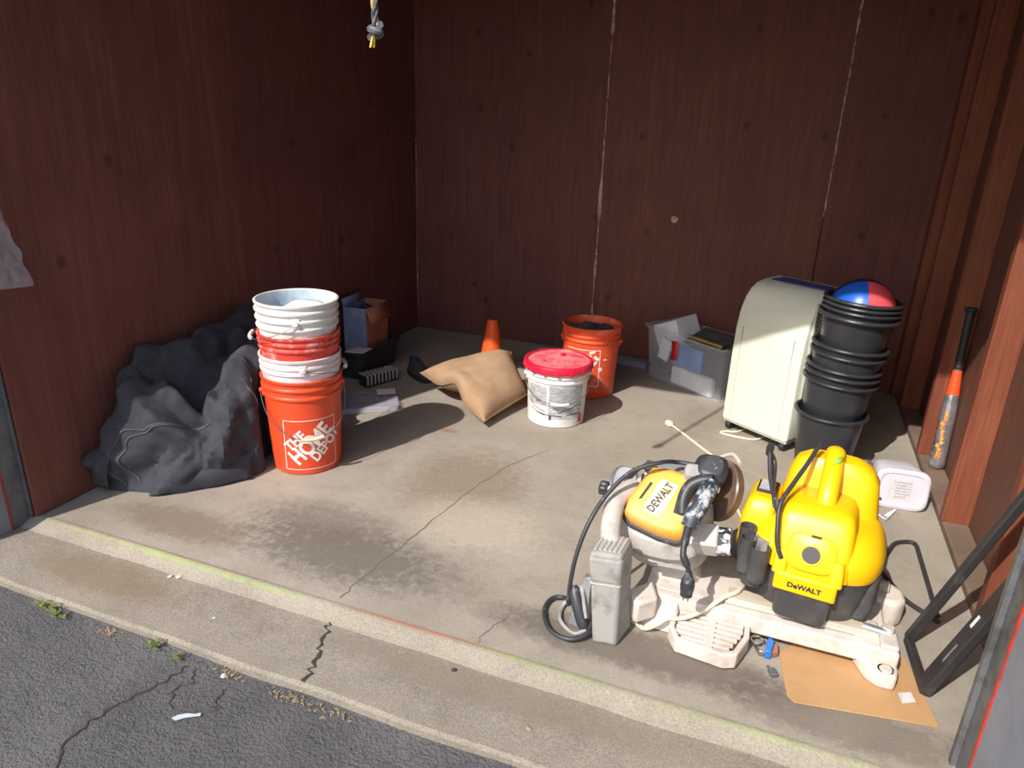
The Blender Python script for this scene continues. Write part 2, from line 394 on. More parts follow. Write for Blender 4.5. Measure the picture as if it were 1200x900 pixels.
mb.grid(apf, nx, 16); apron = struct('floor_apron', mb, 'apron')
mb = MB()
def asf(u, v):
    x = -5+10*u; y = -4+5.16*v
    return (x, y, -.046+.008*noise.noise(Vector((x*1.3, y*1.3, 0)))+.003*noise.noise(Vector((x*7, y*7, 0))))
mb.grid(asf, 150, 80); ground = struct('ground_asphalt', mb, 'asphalt')

def crack(parent, pts, wd, z, m='crack', jag=.012, seed=1):
    rnd = random.Random(seed); p = smooth_path([(x, y, 0) for x, y in pts], 8); k = MB(); L = []; R = []
    for i, q in enumerate(p):
        t = (p[min(i+1, len(p)-1)]-p[max(i-1, 0)]).normalized(); nrm = Vector((-t.y, t.x, 0))
        c = q+nrm*rnd.uniform(-jag, jag); ww = wd*rnd.uniform(.4, 1.2)*(.3 if i in (0, len(p)-1) else 1)
        zz = z(c.x, c.y) if callable(z) else z
        L.append(Vector((c.x+nrm.x*ww, c.y+nrm.y*ww, zz))); R.append(Vector((c.x-nrm.x*ww, c.y-nrm.y*ww, zz)))
    n = len(L); k.add(L+R, [(i, i+1, n+i+1, n+i) for i in range(n-1)]); obj('crack', k, m, parent, smooth=False)
crack(apron, [(-1.01, 1.34), (-1.0, 1.28), (-.965, 1.2), (-.948, 1.125)], .0045, -.016, seed=3)
crack(floor, [(-1.035, 1.42), (-1.03, 1.56), (-1.0, 1.8), (-.975, 2.04), (-.93, 2.3), (-.9, 2.42), (-.8, 2.62)], .0022, .0012, 'crack_soft', .005, 5)
crack(floor, [(-.6, 1.406), (-.59, 1.48), (-.56, 1.54)], .002, .0012, 'crack_soft', .005, 8)
zas = lambda x, y: -.0435+.008*noise.noise(Vector((x*1.3, y*1.3, 0)))+.003*noise.noise(Vector((x*7, y*7, 0)))
crack(ground, [(-1.27, 1.08), (-1.29, 1.0), (-1.33, .9), (-1.34, .8), (-1.29, .71), (-1.27, .6)], .0035, zas, 'crack', .007, 9)
crack(ground, [(-1.25, 1.08), (-1.22, 1.04), (-1.24, 1.0), (-1.2, .95)], .002, zas, 'crack', .006, 11)
crack(ground, [(-1.13, 1.06), (-1.12, 1.02), (-1.1, .99)], .0025, zas, 'crack', .006, 12)

# walls: a backing and plywood sheets, each sheet a panel of its own
mb = MB(); mb.box(-2.5, FX0-.014, 1.38, BY+.2, -.1, 2.6); wl = struct('wall_left', mb, 'ply_b', smooth=False)
for y0, y1, m in ((1.382, 2.499, 'ply_a'), (2.502, BY-.002, 'ply_b')):
    mb = MB(); mb.box(FX0-.014, FX0, y0, y1, .004, 2.5); obj('panel', mb, m, wl, smooth=False, bevel=.002)
mb = MB(); mb.box(-2.5, 1.0, BY+.014, BY+.2, -.1, 2.6); wb = struct('wall_back', mb, 'ply_b', smooth=False)
for x0, x1, m in ((FX0, -1.022, 'ply_b'), (-1.016, .168, 'ply_c'), (.173, FX1+.02, 'ply_b')):
    mb = MB(); mb.box(x0+.001, x1, BY, BY+.014, .004, 2.5); obj('panel', mb, m, wb, smooth=False, bevel=.002)
def ragged(x, z0, z1, w0, y, seed):
    rnd = random.Random(seed); k = MB(); n = 90; L = []; R = []
    for i in range(n+1):
        z = z0+(z1-z0)*i/n; wv = w0*max(.08, noise.noise(Vector((seed*7.1, z*4, 0)))+.55)*rnd.uniform(.5, 1.2)
        c = x+rnd.uniform(-.0015, .0015)
        L.append(Vector((c-wv, y, z))); R.append(Vector((c+wv, y, z)))
    k.add(L+R, [(i, n+1+i, n+2+i, i+1) for i in range(n)]); return k
obj('joint_filler', ragged(-1.019, .05, 2.5, .011, BY-.0015, 2), 'filler', wb, smooth=False)
obj('joint_filler', ragged(.1705, .9, 2.5, .006, BY-.0015, 4), 'filler', wb, smooth=False)
obj('joint_filler', ragged(FX0+.005, .1, 1.2, .003, BY-.0015, 6), 'filler', wb, smooth=False)
mb = MB(); mb.lathe([(0, 0), (.019, 0), (.019, .0015), (0, .0015)], 24, mtx=frame_mtx((-.588, BY, .832), (1, 0, 0), (0, -1, 0))); obj('plug_patch', mb, 'filler', wb)
mb = MB(); mb.box(FX1, FX1+.2, 1.45, BY+.2, -.1, 2.6); wr = struct('wall_right', mb, 'sheath', smooth=False)
mb = MB(); mb.box(.676, FX1, 1.48, BY, -.05, .028); obj('kerb', mb, 'kerb_concrete', wr, bevel=.006)
for y in (2.02, 2.605, 3.205, 3.80):
    mb = MB(); mb.box(.672, FX1-.0005, y, y+.04, .028, 2.5); obj('stud', mb, 'stud_wood', wr, smooth=False, bevel=.002)
mb = MB(); mb.box(.65, FX1-.0005, 3.975, BY-.001, .028, 2.5); obj('corner_post', mb, 'stud_wood', wr, smooth=False, bevel=.002)
mb = MB(); mb.box(.70, FX1-.0005, 3.86, 3.9, .028, 2.5); obj('cleat', mb, 'stud_wood', wr, smooth=False, bevel=.002)
mb = MB(); mb.box(-2.6, 1.1, 1.3, BY+.2, 2.5, 2.6); struct('ceiling', mb, 'ceiling', smooth=False)
mb = MB(); mb.box(-4.5, 3.5, 1.345, 1.46, 2.335, 3.0); struct('wall_front_header', mb, 'pier_grey', smooth=False)
def pier(name, xf, sgn, y0, y1):
    a, b = (xf-2.0, xf) if sgn < 0 else (xf, xf+2.0)
    k = MB(); k.box(a, b, y0, y1, -.1, 2.335); p = struct(name, k, 'pier_grey', smooth=False)
    e = .004; f0, f1 = (xf, xf+e) if sgn < 0 else (xf-e, xf)
    k = MB(); k.box(f0, f1, y1-.066, y1+.004, -.02, 2.33); obj('corner_guard', k, 'pier_metal', p, smooth=False, bevel=.001)
    k = MB(); k.box(f0, f1, y1-.073, y1-.067, -.02, 2.33); obj('red_trim', k, 'red_edge', p, smooth=False)
    k = MB(); c = xf-e*sgn if sgn > 0 else xf+e
    k.box(min(c, c-.012*sgn), max(c, c-.012*sgn), y1-.012, y1+.006, 0, 2.33); obj('door_guide', k, 'pier_metal', p, smooth=False, bevel=.001)
    return p
pier('wall_front_left', -2.24, -1, 1.2, 1.385)
pier('wall_front_right', .535, 1, 1.12, 1.475)
# ------------------------------------------------------------------ buckets
def facing(x, y): return math.atan2(-x, y)
def cyl(a, r, z): return Vector((r*math.sin(a), -r*math.cos(a), z))
def bucket_r(z, h, r0=.130, r1=.146): return r0+(r1-r0)*z/h
def bucket(label, loc, rotz, h, body, ribs, handle, ear_m=None, r0=.130, r1=.146, group=None, rib_w=.007, grip='grip_cream', inner=None):
    t = thing('bucket', label, 'bucket', loc, rotz, group)
    prof = [(0, 0), (r0-.006, 0), (r0, .004)]
    zs = []
    for zr in sorted(ribs): zs.append(zr)
    z = .03
    while z < (min(zs)-.015 if zs else h-.02): prof.append((bucket_r(z, h, r0, r1), z)); z += .03
    for zr in zs:
        rr = bucket_r(zr, h, r0, r1)
        prof += [(rr, zr-.010), (rr+rib_w*.9, zr-.006), (rr+rib_w, zr), (rr+rib_w*.7, zr+.004), (rr+.001, zr+.007)]
    rt = bucket_r(h, h, r0, r1)
    prof += [(rt, h-.012), (rt+.006, h-.009), (rt+.007, h-.002), (rt+.004, h), (rt-.001, h), (rt-.003, h-.004)]
    if inner is None:
        prof += [(r0-.004, .004), (0, .004)]
    k = MB(); k.lathe(prof, 56); obj('body', k, body, t)
    if inner:
        k = MB(); k.lathe([(rt-.0032, h-.004), (r0-.004, .004), (0, .004)], 56); obj('liner', k, inner, t)
    if handle:
        ac, drop, ze = handle[:3]; rr = bucket_r(ze, h, r0, r1)
        pts = []
        for i in range(25):
            u = i/24; a = ac-PI/2+PI*u; s = math.sin(PI*u)**.8
            pts.append(cyl(a, rr+.012+(handle[3] if len(handle) > 3 else 0)*s, ze-drop*s))
        hd = obj('handle', MB().tube(pts, .0019, 6), 'steel_wire', t)
        if grip:
            g = pts[10:15]; obj('grip', MB().tube(g, .0075, 10), grip, hd)
        for a in (ac-PI/2, ac+PI/2):
            m4 = frame_mtx(cyl(a, rr-.001, ze), (math.cos(a), math.sin(a), 0), cyl(a, 1, 0))
            k = MB(); k.box(-.014, .014, -.022, .018, 0, .008, m4); k.lathe([(.0, .017), (.009, .017), (.010, .007)], 14, mtx=m4)
            obj('ear', k, ear_m or body, t, bevel=.002)
    return t
SX, SY = -1.655, 2.115; SR = facing(SX, SY)
def on_bucket(r0, r1, h, a0, z0, off=.0012):
    def fn(x, y):
        z = z0+y; r = bucket_r(z, h, r0, r1)+off; return cyl(a0+x/r, r, z)
    return fn
def bucket_strip(fnc, x0, y0, x1, y1, wd):
    d = Vector((x1-x0, y1-y0)); L = d.length; d /= L; n = Vector((-d.y, d.x)); k = MB()
    k.grid(lambda u, v: fnc(x0+d.x*L*u+n.x*wd*(v-.5), y0+d.y*L*u+n.y*wd*(v-.5)), 16, 1); return k
def logo(parent, a0, z0, h, size, m='print_white', frame_only=False, r0=.130, r1=.146):
    f = on_bucket(r0, r1, h, a0, z0); s = size/2; fr = MB()
    for a, b, c, d in ((-s, -s, s, -s), (s, -s, s, s), (s, s, -s, s), (-s, s, -s, -s)):
        q = bucket_strip(f, a, b, c, d, .0028); fr.add(q.v, q.f)
    lg = obj('logo_frame', fr, m, parent, smooth=False)
    c45, s45 = math.cos(math.radians(43)), math.sin(math.radians(43))
    for body, sz, u0, v0, sx in (('THE', .058, -.032, .054, .9), ('HOME', .092, .0, .002, .76), ('DEPOT', .060, .036, -.050, .80)):
        def fn(x, y, u0=u0, v0=v0):
            x += u0; y += v0; return f((x*c45-y*s45)*size/.21, (x*s45+y*c45)*size/.21)
        tx = text_mb(body, sz, fn, bold=.035, sx=sx, cuts=1)
        obj('lettering', tx, m, lg, smooth=False)
b1 = bucket('orange bucket with white square HOME DEPOT print, lowest of its stack', (SX, SY, 0), SR, .385, 'orange_plastic', (.318, .352),
            (math.radians(8), .165, .325, .004), r1=.147)
logo(b1, math.radians(7), .128, .385, .205, r1=.147)
b2 = bucket('white ribbed bucket nested between the orange and the red bucket', (SX, SY, .086), SR, .382, 'pinkish_white', (.33, .352),
            (math.radians(92), .03, .345, .01), grip='white_plastic')
b3 = bucket('red dusty bucket nested under the topmost white bucket', (SX, SY, .170), SR, .382, 'red_dusty', (.334, .356), None, r0=.1272)
b4 = bucket('white bucket with paper inside, topmost of the bucket stack', (SX, SY, .29), SR, .382, 'white_plastic', (.292, .322, .352),
            (math.radians(-93), .075, .318, .02), grip='white_plastic', inner='bluish_inside', rib_w=.009, r0=.1265)
def crumple(p, s, a):
    v = Vector(p)*s; return Vector(p)+Vector((noise.noise(v), noise.noise(v+Vector((5, 2, 1))), noise.noise(v+Vector((9, 4, 7)))))*a
k = MB(); k.grid(lambda u, v: crumple(Vector((SX-.075+.17*u, SY-.085+.15*v, .614+.022*v+.012*math.sin(3*u))), 14, .018), 14, 14)
o = obj('crumpled_paper', k, 'paper_white', solid=.001, auto=20); tag(o, 'crumpled white paper sticking up inside the topmost white bucket', 'paper')

# white pail with red lid
WX, WY = -.885, 2.975; WR = facing(WX, WY)
wbk = bucket('white pail with red lid and printed label', (WX, WY, 0), WR, .285, 'white_plastic', (.222, .246), (math.radians(6), .10, .225, .006), r0=.131, r1=.143, grip='white_plastic')
k = MB(); k.lathe([(.158, .262), (.160, .266), (.160, .287), (.157, .293), (.146, .295), (.143, .289)], 56); k.lathe([(.158, .262), (.146, .262)], 56)
lid = obj('lid', k, 'lid_red', wbk)
k = MB(); k.lathe([(.143, .289), (.14, .286), (.075, .287), (.073, .289), (.070, .287), (.052, .287), (.05, .289), (.047, .287), (.03, .287), (.028, .289), (.026, .287), (0, .287)], 56)
obj('lid_panel', k, 'lid_dusty', lid)
k = MB(); k.lathe([(0, .296), (.012, .296), (.013, .287)], 20, mtx=Matrix.Translation((.02, .07, 0))); obj('spout_cap', k, 'lid_red', lid)
for i in range(16):
    a = 2*PI*i/16; k = MB(); m4 = frame_mtx(cyl(a, .1595, .262), (math.cos(a), math.sin(a), 0), cyl(a, 1, 0)); k.box(-.008, .008, -.004, .012, 0, .003, m4)
    obj('lid_tab', k, 'lid_red', lid, bevel=.001)
fw = on_bucket(.131, .143, .285, 0, 0, .001)
def patch(parent, x0, x1, y0, y1, m, name='label_panel', fn=None, off=0):
    f = fn or fw; k = MB(); k.grid(lambda u, v: f(x0+(x1-x0)*u, y0+(y1-y0)*v), 10, 3); return obj(name, k, m, parent)
lp = patch(wbk, -.035, .135, .045, .205, 'label_grey'); lp2 = patch(wbk, -.15, -.045, .105, .2, 'label_grey')
fw2 = on_bucket(.131, .143, .285, 0, 0, .002)
for i in range(9): patch(lp, -.03, .125-.02*(i % 3), .195-.0085*i, .1915-.0085*i, 'label_mid', 'print_line', fw2)
for i in range(6): patch(lp2, -.145, -.055, .19-.012*i, .187-.012*i, 'label_mid', 'print_line', fw2)
for pts in (((-.16, .13), (-.12, .10), (-.05, .078)), ((.01, .075), (.05, .092), (.09, .105), (.13, .108)), ((-.1, .072), (-.02, .062), (.03, .062)), ((-.13, .085), (-.09, .07), (-.05, .06)), ((.05, .068), (.1, .066), (.13, .072))):
    sp = smooth_path([(x, y, 0) for x, y in pts], 5); k = MB(); L = [fw2(p.x, p.y+.0018) for p in sp]; R = [fw2(p.x, p.y-.0018) for p in sp]; n = len(L)
    k.add(L+R, [(i, i+1, n+i+1, n+i) for i in range(n-1)]); obj('print_stroke', k, 'label_dark', lp, smooth=False)
patch(wbk, -.03, -.02, .04, .062, 'label_dark', 'print_block', fw2); patch(wbk, .12, .145, .018, .06, 'lid_red', 'paint_smear', fw2)
patch(lp2, -.105, -.085, .12, .126, 'mark_red', 'print_mark', fw2); patch(lp2, -.09, -.07, .126, .134, 'mark_red', 'print_mark', fw2)

# second orange bucket with rags
OX, OY = -.845, 3.405; ORZ = facing(OX, OY)
ob = bucket('dusty orange bucket filled with dark rags behind the red-lidded pail', (OX, OY, 0), ORZ, .368, 'orange_dusty', (.30, .325), (math.radians(170), .02, .285, .01), r1=.147)
fo = on_bucket(.130, .147, .368, math.radians(-8), .16)
fr = MB()
for a, b, c, d in ((-.11, -.09, .07, -.09), (.07, -.09, .07, .10), (.07, .10, -.11, .10)):
    q = bucket_strip(fo, a, b, c, d, .004); fr.add(q.v, q.f)
lf = obj('logo_frame', fr, 'print_white', ob, smooth=False)
for x, y, a, ww, hh in ((.03, .09, .3, .03, .012), (.052, .06, -.6, .03, .016), (.045, .03, .9, .03, .012), (.075, .0, .2, .02, .02), (.10, .05, 0, .02, .008), (.02, .07, -.2, .016, .01)):
    k = MB(); k.grid(lambda u, v: fo(x+math.cos(a)*ww*(u-.5)-math.sin(a)*hh*(v-.5), y+math.sin(a)*ww*(u-.5)+math.cos(a)*hh*(v-.5)), 3, 2); obj('worn_print', k, 'print_white', lf, smooth=False)
k = MB()
def ragf(u, v):
    a = 2*PI*v; r = .128*u; n = noise.noise(Vector((r*22*math.cos(a), r*22*math.sin(a), 1)))
    return (OX+r*math.cos(a), OY+r*math.sin(a), .315+.05*(1-u)+.035*n+.02*abs(noise.noise(Vector((r*40*math.cos(a), r*40*math.sin(a), 4)))))
k.grid(ragf, 14, 40); o = obj('rag_bundle', k, 'black_fabric', auto=30); tag(o, 'dark crumpled rags heaped inside the dusty orange bucket', 'rags')

# traffic cone
CX, CY = -1.405, 3.43
t = thing('traffic_cone', 'small orange traffic cone standing behind the tan cushion', 'cone', (CX, CY, 0), .4)
k = MB(); k.lathe([(.078, .018), (.073, .03), (.027, .305), (.025, .312), (.020, .312), (.020, .3), (.06, .018)], 36); obj('cone_body', k, 'cone_orange', t)
k = MB(); k.loft([(0, 0, 0, .125, .125, 5), (.014, 0, 0, .125, .125, 5), (.02, 0, 0, .115, .115, 5)], 32); obj('base', k, 'cone_orange', t)
k = MB(); k.lathe([(.0265, .306), (.0275, .313), (.019, .316), (.019, .306)], 28); obj('tip_ring', k, 'cone_tip', t)

# tan cushion: a pillow propped askew, one seam arched off the ground
t = thing('cushion', 'tan suede square cushion lying propped up beside the red-lidded pail', 'cushion', (-1.27, 2.99, 0))
Lc, Bc, Rc, Fc = Vector((-1.60, 2.965, .115)), Vector((-1.23, 3.26, .195)), Vector((-1.055, 3.06, .06)), Vector((-1.135, 2.70, .035))
def pil(u, v, side):
    # u: from the L-B edge to the F-R edge, v: from the L-F edge to the B-R edge
    e = lambda q: (abs(2*q-1)**3.2)
    sx = 1-.035*(1-e(v)); sv = 1-.03*(1-e(u))
    uu = .5+(u-.5)*sx; vv = .5+(v-.5)*sv
    p = (Lc*(1-uu)+Fc*uu)*(1-vv)+(Bc*(1-uu)+Rc*uu)*vv
    nrm = (Fc-Lc).cross(Bc-Lc).normalized()
    th = ((1-(2*u-1)**4)*(1-(2*v-1)**4))**.55
    wr = .006*noise.noise(Vector((u*9, v*5, side)))*th + .007*math.sin(u*22+3*v)*max(0, .3-v)*th
    d = (.095 if side > 0 else -.05)*th+wr
    arch = .055*math.exp(-((u-.5)/.14)**2)*max(0, 1-v*3.6)**1.2
    q = p+nrm*d+Vector((.25*arch, .35*arch, arch))
    q.z = max(q.z, .004); return q
k = MB(); k.grid(lambda u, v: pil(u, v, 1), 44, 44); k.grid(lambda u, v: pil(u, v, -1), 44, 44)
b = bmesh.new(); me = bpy.data.meshes.new('tmp'); me.from_pydata([tuple(v) for v in k.v], [], k.f); b.from_mesh(me); bmesh.ops.remove_doubles(b, verts=b.verts, dist=.0006)
b.verts.index_update(); k = MB(); k.add([v.co.copy() for v in b.verts], [tuple(v.index for v in f.verts) for f in b.faces]); b.free(); bpy.data.meshes.remove(me)
obj('cover', k, 'cushion', t, world=True, auto=70)
ep = [pil(i/40, 0, 1) for i in range(41)]+[pil(1, i/40, 1) for i in range(1, 41)]+[pil(1-i/40, 1, 1) for i in range(1, 41)]+[pil(0, 1-i/40, 1) for i in range(1, 40)]
obj('piping', MB().tube([p+Vector((0, 0, .001)) for p in ep], .0035, 6, closed=True), 'cushion_piping', t, world=True)

# ------------------------------------------------------------------ dark corner clutter
t = thing('storage_tote', 'low black plastic tote holding the cardboard box in the corner', 'tote', (-2.07, 3.2, 0))
k = MB(); k.loft([(0, 0, 0, .098, .19, 7), (.14, 0, 0, .112, .215, 7), (.142, 0, 0, .122, .23, 7), (.152, 0, 0, .122, .23, 7), (.152, 0, 0, .109, .212, 7), (.01, 0, 0, .094, .185, 7)], 40); obj('body', k, 'black_rubber', t)
k = MB(); k.box(-.03, .03, -.25, -.225, .11, .13); obj('handle', k, 'black_plastic', t, bevel=.004)
t = thing('cardboard_box', 'open brown cardboard box with blue printed side in the dark corner', 'box', (-2.085, 3.25, .011), .03)
def boxwall(a, b, m, name='wall_panel', z1=.342):
    k = MB(); d = (Vector(b)-Vector(a)); n = Vector((-d.y, d.x)).normalized()*.002
    pts = [(a[0]+n.x, a[1]+n.y), (b[0]+n.x, b[1]+n.y), (b[0]-n.x, b[1]-n.y), (a[0]-n.x, a[1]-n.y)]
    k.prism(pts, 0, z1); return obj(name, k, m, t, smooth=False)
boxwall((-.068, -.115), (.068, -.115), 'box_print_blue'); boxwall((.068, -.115), (.068, .115), 'cardboard_brown'); boxwall((.068, .115), (-.068, .115), 'cardboard_brown'); boxwall((-.068, .115), (-.068, -.115), 'box_print_blue')
k = MB(); k.box(-.068, .068, -.115, .115, 0, .003); obj('bottom_panel', k, 'cardboard_brown', t, smooth=False)
k = MB(); k.add([(.070, -.113, .342), (.070, .113, .342), (.094, .113, .262), (.094, -.113, .262)], [(0, 1, 2, 3)]); obj('flap', k, 'cardboard_brown', t, solid=.003)
k = MB(); k.add([(-.066, .115, .342), (-.066, -.115, .342), (-.076, -.12, .382), (-.076, .12, .382)], [(0, 1, 2, 3)]); obj('flap', k, 'box_print_blue', t, solid=.003)
k = MB(); k.grid(lambda u, v: (-.062+.124*u, -.105+.21*v, .282+.05*math.sin(PI*u)*math.sin(PI*v)+.03*noise.noise(Vector((u*6, v*6, 2)))), 12, 12)
o = obj('dark_cloth', k, 'black_fabric'); o.matrix_basis = t.matrix_basis.copy(); tag(o, 'dark cloth stuffed into the open cardboard box', 'cloth')
t = thing('vent_grille', 'small black and light striped vent grille lying on the floor', 'vent', (-1.878, 3.025, 0), 1.15)
k = MB(); k.box(-.10, .10, -.035, .035, 0, .06); obj('housing', k, 'vent_dark', t, bevel=.004)
for i in range(9):
    k = MB(); x = -.090+.0225*i; k.box(x-.0045, x+.0045, -.039, .039, .012, .067); obj('slat', k, 'vent_light', t, bevel=.002)
t = thing('shoe', 'black shoe lying beside the left corner of the tan cushion', 'shoe', (-1.73, 3.2, 0), .9)
k = MB(); k.loft([(0, 0, 0, .045, .125, 2.4), (.02, 0, 0, .046, .126, 2.4), (.022, 0, 0, .041, .12, 2.4)], 30); obj('sole', k, 'black_rubber', t)
k = MB(); k.loft([(.022, 0, 0, .040, .119, 2.4), (.045, 0, .008, .037, .108, 2.3), (.065, 0, .035, .031, .075, 2.2), (.085, 0, .06, .027, .048, 2.2), (.088, 0, .06, .022, .042, 2.2), (.05, 0, .06, .02, .04, 2.2)], 30, cap1=True); obj('upper', k, 'black_fabric', t)
k = MB(); k.tube([(-.016, -.03, .06), (.016, -.015, .068), (-.016, 0, .075), (.016, .01, .08)], .002, 6); obj('laces', k, 'black_fabric_seam', t)
# flat pack in clear film
t = thing('flat_pack', 'flat grey board pack in clear plastic film on the floor', 'package', (-1.78, 2.74, 0), .62)
k = MB(); k.box(-.15, .15, -.11, .11, 0, .02); obj('board', k, 'grey_plastic', t, bevel=.003)
k = MB(); k.grid(lambda u, v: (-.17+.34*u, -.13+.26*v, .024+.006*noise.noise(Vector((u*7, v*7, 1)))-.02*(max(abs(u-.5), abs(v-.5)) > .47)), 24, 20); obj('film', k, 'clear_film', t)
k = MB(); k.box(.06, .15, .02, .095, .033, .0345); obj('label_sticker', k, 'paper_white', t)
# grey plastic tray behind the white pail
t = thing('plastic_tray', 'grey plastic tray on the floor behind the red-lidded pail', 'tray', (-1.09, 3.62, 0), .3)
k = MB(); k.loft([(0, 0, 0, .12, .09, 6), (.09, 0, 0, .135, .105, 6), (.092, 0, 0, .145, .115, 6), (.10, 0, 0, .145, .115, 6), (.10, 0, 0, .13, .10, 6), (.01, 0, 0, .115, .085, 6)], 36); obj('body', k, 'grey_plastic', t)

# ------------------------------------------------------------------ clear storage bin and what is in it
BR = math.atan2(-.29, .427)
t = thing('storage_bin', 'clear plastic storage bin with red tape, beside the cream air conditioner', 'bin', (-.645, 3.79, 0), BR)
W, D, Hh = .56, .25, .305
secs = lambda g: [(.002, W/2, D/2, W/2-.025-g, D/2-.02-g, 9), (Hh-.02, W/2, D/2, W/2-g, D/2-g, 9)]
k = MB(); k.loft(secs(0), 40, cap1=False); obj('body', k, 'clear_bin', t)
k = MB(); k.loft([(Hh-.022, W/2, D/2, W/2, D/2, 9), (Hh-.022, W/2, D/2, W/2+.014, D/2+.014, 9), (Hh-.012, W/2, D/2, W/2+.016, D/2+.016, 9), (Hh-.01, W/2, D/2, W/2+.004, D/2+.004, 9)], 40, False, False); obj('rim', k, 'clear_bin', t)
k = MB(); k.add([(.205, 0, .145), (.245, 0, .15), (.255, 0, .21), (.248, 0, .255), (.205, 0, .25), (.214, 0, .2)], [(0, 1, 2, 3, 4, 5)])
k.v = [Vector((v.x, .018*(Hh-.02-v.z)/Hh-.003, v.z)) for v in k.v]; obj('red_tape', k, 'tape_red', t, solid=.001)
BM = t.matrix_basis.copy()
def inbin(name, label, cat, k, m, **kw):
    o = obj(name, k, m, **kw); o.matrix_basis = BM.copy(); return tag(o, label, cat)
def rotbox(c, s, rx=0, ry=0, rz=0):
    m4 = Matrix.Translation(c) @ Matrix.Rotation(rz, 4, 'Z') @ Matrix.Rotation(ry, 4, 'Y') @ Matrix.Rotation(rx, 4, 'X')
    k = MB(); k.box(-s[0]/2, s[0]/2, -s[1]/2, s[1]/2, -s[2]/2, s[2]/2, m4); return k
inbin('white_carton', 'white carton tilted up at the end of the clear bin', 'carton', rotbox((.125, .135, .25), (.17, .17, .16), ry=-.4, rx=.1), 'paper_white', bevel=.003)
inbin('picture_frame', 'dark picture frame with gold edge lying in the clear bin', 'frame', rotbox((.35, .14, .27), (.22, .17, .02), rx=.3), 'dark_print', bevel=.003)
inbin('gold_moulding', 'gold strip of moulding across the top of the clear bin', 'moulding', rotbox((.385, .05, .286), (.22, .014, .012)), 'frame_gold', bevel=.003)
inbin('blue_packet', 'blue and white packet pressed against the clear bin front', 'packet', rotbox((.295, .036, .172), (.20, .02, .12), rx=-.05), 'blue_wrap', bevel=.006)
inbin('white_packet', 'white plastic packet at the bottom of the clear bin', 'packet', rotbox((.34, .045, .056), (.28, .04, .10)), 'paper_white', bevel=.012)
inbin('white_sleeve', 'white sleeve behind the red tape of the clear bin', 'packet', rotbox((.14, .028, .18), (.07, .012, .12), ry=.2), 'paper_white', bevel=.003)
inbin('tool_bundle', 'bundle of small tools inside the clear bin, left end', 'tools', rotbox((.09, .06, .07), (.12, .03, .03), ry=.4), 'dark_print', bevel=.006)
k = MB(); k.tube(smooth_path([(.06, .15, .06), (.1, .11, .09), (.14, .16, .1), (.08, .19, .08), (.06, .13, .05)], 6), .005, 8); inbin('cable_coil', 'dark coiled cable inside the clear bin', 'cable', k, 'black_rubber')
k = MB(); k.box(-.12, .12, -.05, .05, 0, .02); k.box(-.12, .12, -.05, -.042, .02, .035); o = obj('plastic_trough', k, 'grey_plastic', bevel=.003); o.matrix_basis = Matrix.Translation((-.74, 3.95, 0)) @ Matrix.Rotation(-.2, 4, 'Z')
tag(o, 'grey plastic trough on the floor between bin and back wall', 'trough')

# ------------------------------------------------------------------ portable air conditioner
AXo, AYo = -.148, 3.20; AR = math.atan2(-.19, .29)
t = thing('air_conditioner', 'cream portable air conditioner on casters', 'air conditioner', (AXo, AYo, 0), AR)
AW, AD, AH = .345, .27, .70
prof = [(.0, .055), (.0, .16), (.001, .40), (.006, .5), (.018, .57), (.040, .625), (.07, .663), (.11, .685), (.17, .694), (AD-.01, .697), (AD, .685), (AD, .055)]
rs = []
for x, g in ((0, .012), (.004, .005), (.014, 0), (AW-.014, 0), (AW-.004, .005), (AW, .012)):
    c0 = (AD/2, .37)
    rs.append([Vector((x, p[0]+(g if p[0] < c0[0] else -g), p[1]+(g if p[1] < c0[1] else -g))) for p in prof])
k = MB(); k.rings(rs); obj('shell', k, 'ac_cream', t, auto=32)
k = MB(); k.box(.006, AW-.006, .006, AD-.006, .04, .058); obj('base', k, 'ac_grey', t, bevel=.004)
for x in (.045, AW-.045):
    k = MB(); k.box(x-.0012, x+.0012, -.0012, .004, .075, .50); obj('panel_seam', k, 'ac_grey', t)
k = MB(); k.box(AW-.075, AW-.03, .15, AD-.03, .6945, .699); k.box(.05, AW-.075, .15, AD-.03, .6945, .699); ctl = obj('control_panel', k, 'ac_label', t)
k = MB(); k.box(AW-.002, AW+.002, .055, .215, .22, .655); vp = obj('vent_recess', k, 'ac_dark', t)
lv = MB()
for i in range(26):
    z = .23+.0165*i; lv.box(-.004, .004, -.078, .078, -.0035, .0035, Matrix.Translation((AW+.003, .135, z)) @ Matrix.Rotation(.28, 4, 'X'))
tag(obj('louvre_slats', lv, 'ac_cream', vp, smooth=False), kind='stuff')
k = MB(); k.box(AW, AW+.010, .035, .052, .2, .66); obj('vent_rim', k, 'ac_grey', t, bevel=.003)
for x, y in ((.03, .03), (AW-.03, .03), (.03, AD-.03), (AW-.03, AD-.03)):
    cw = obj('caster', MB().lathe([(0, -.012), (.02, -.012), (.022, -.008), (.022, .008), (.02, .012), (0, .012)], 20, mtx=frame_mtx((x, y, .022), (0, 1, 0), (1, 0, 0))), 'black_rubber', t)
    obj('caster_fork', MB().box(x-.014, x+.014, y-.012, y+.012, .03, .042), 'black_plastic', cw, smooth=False)
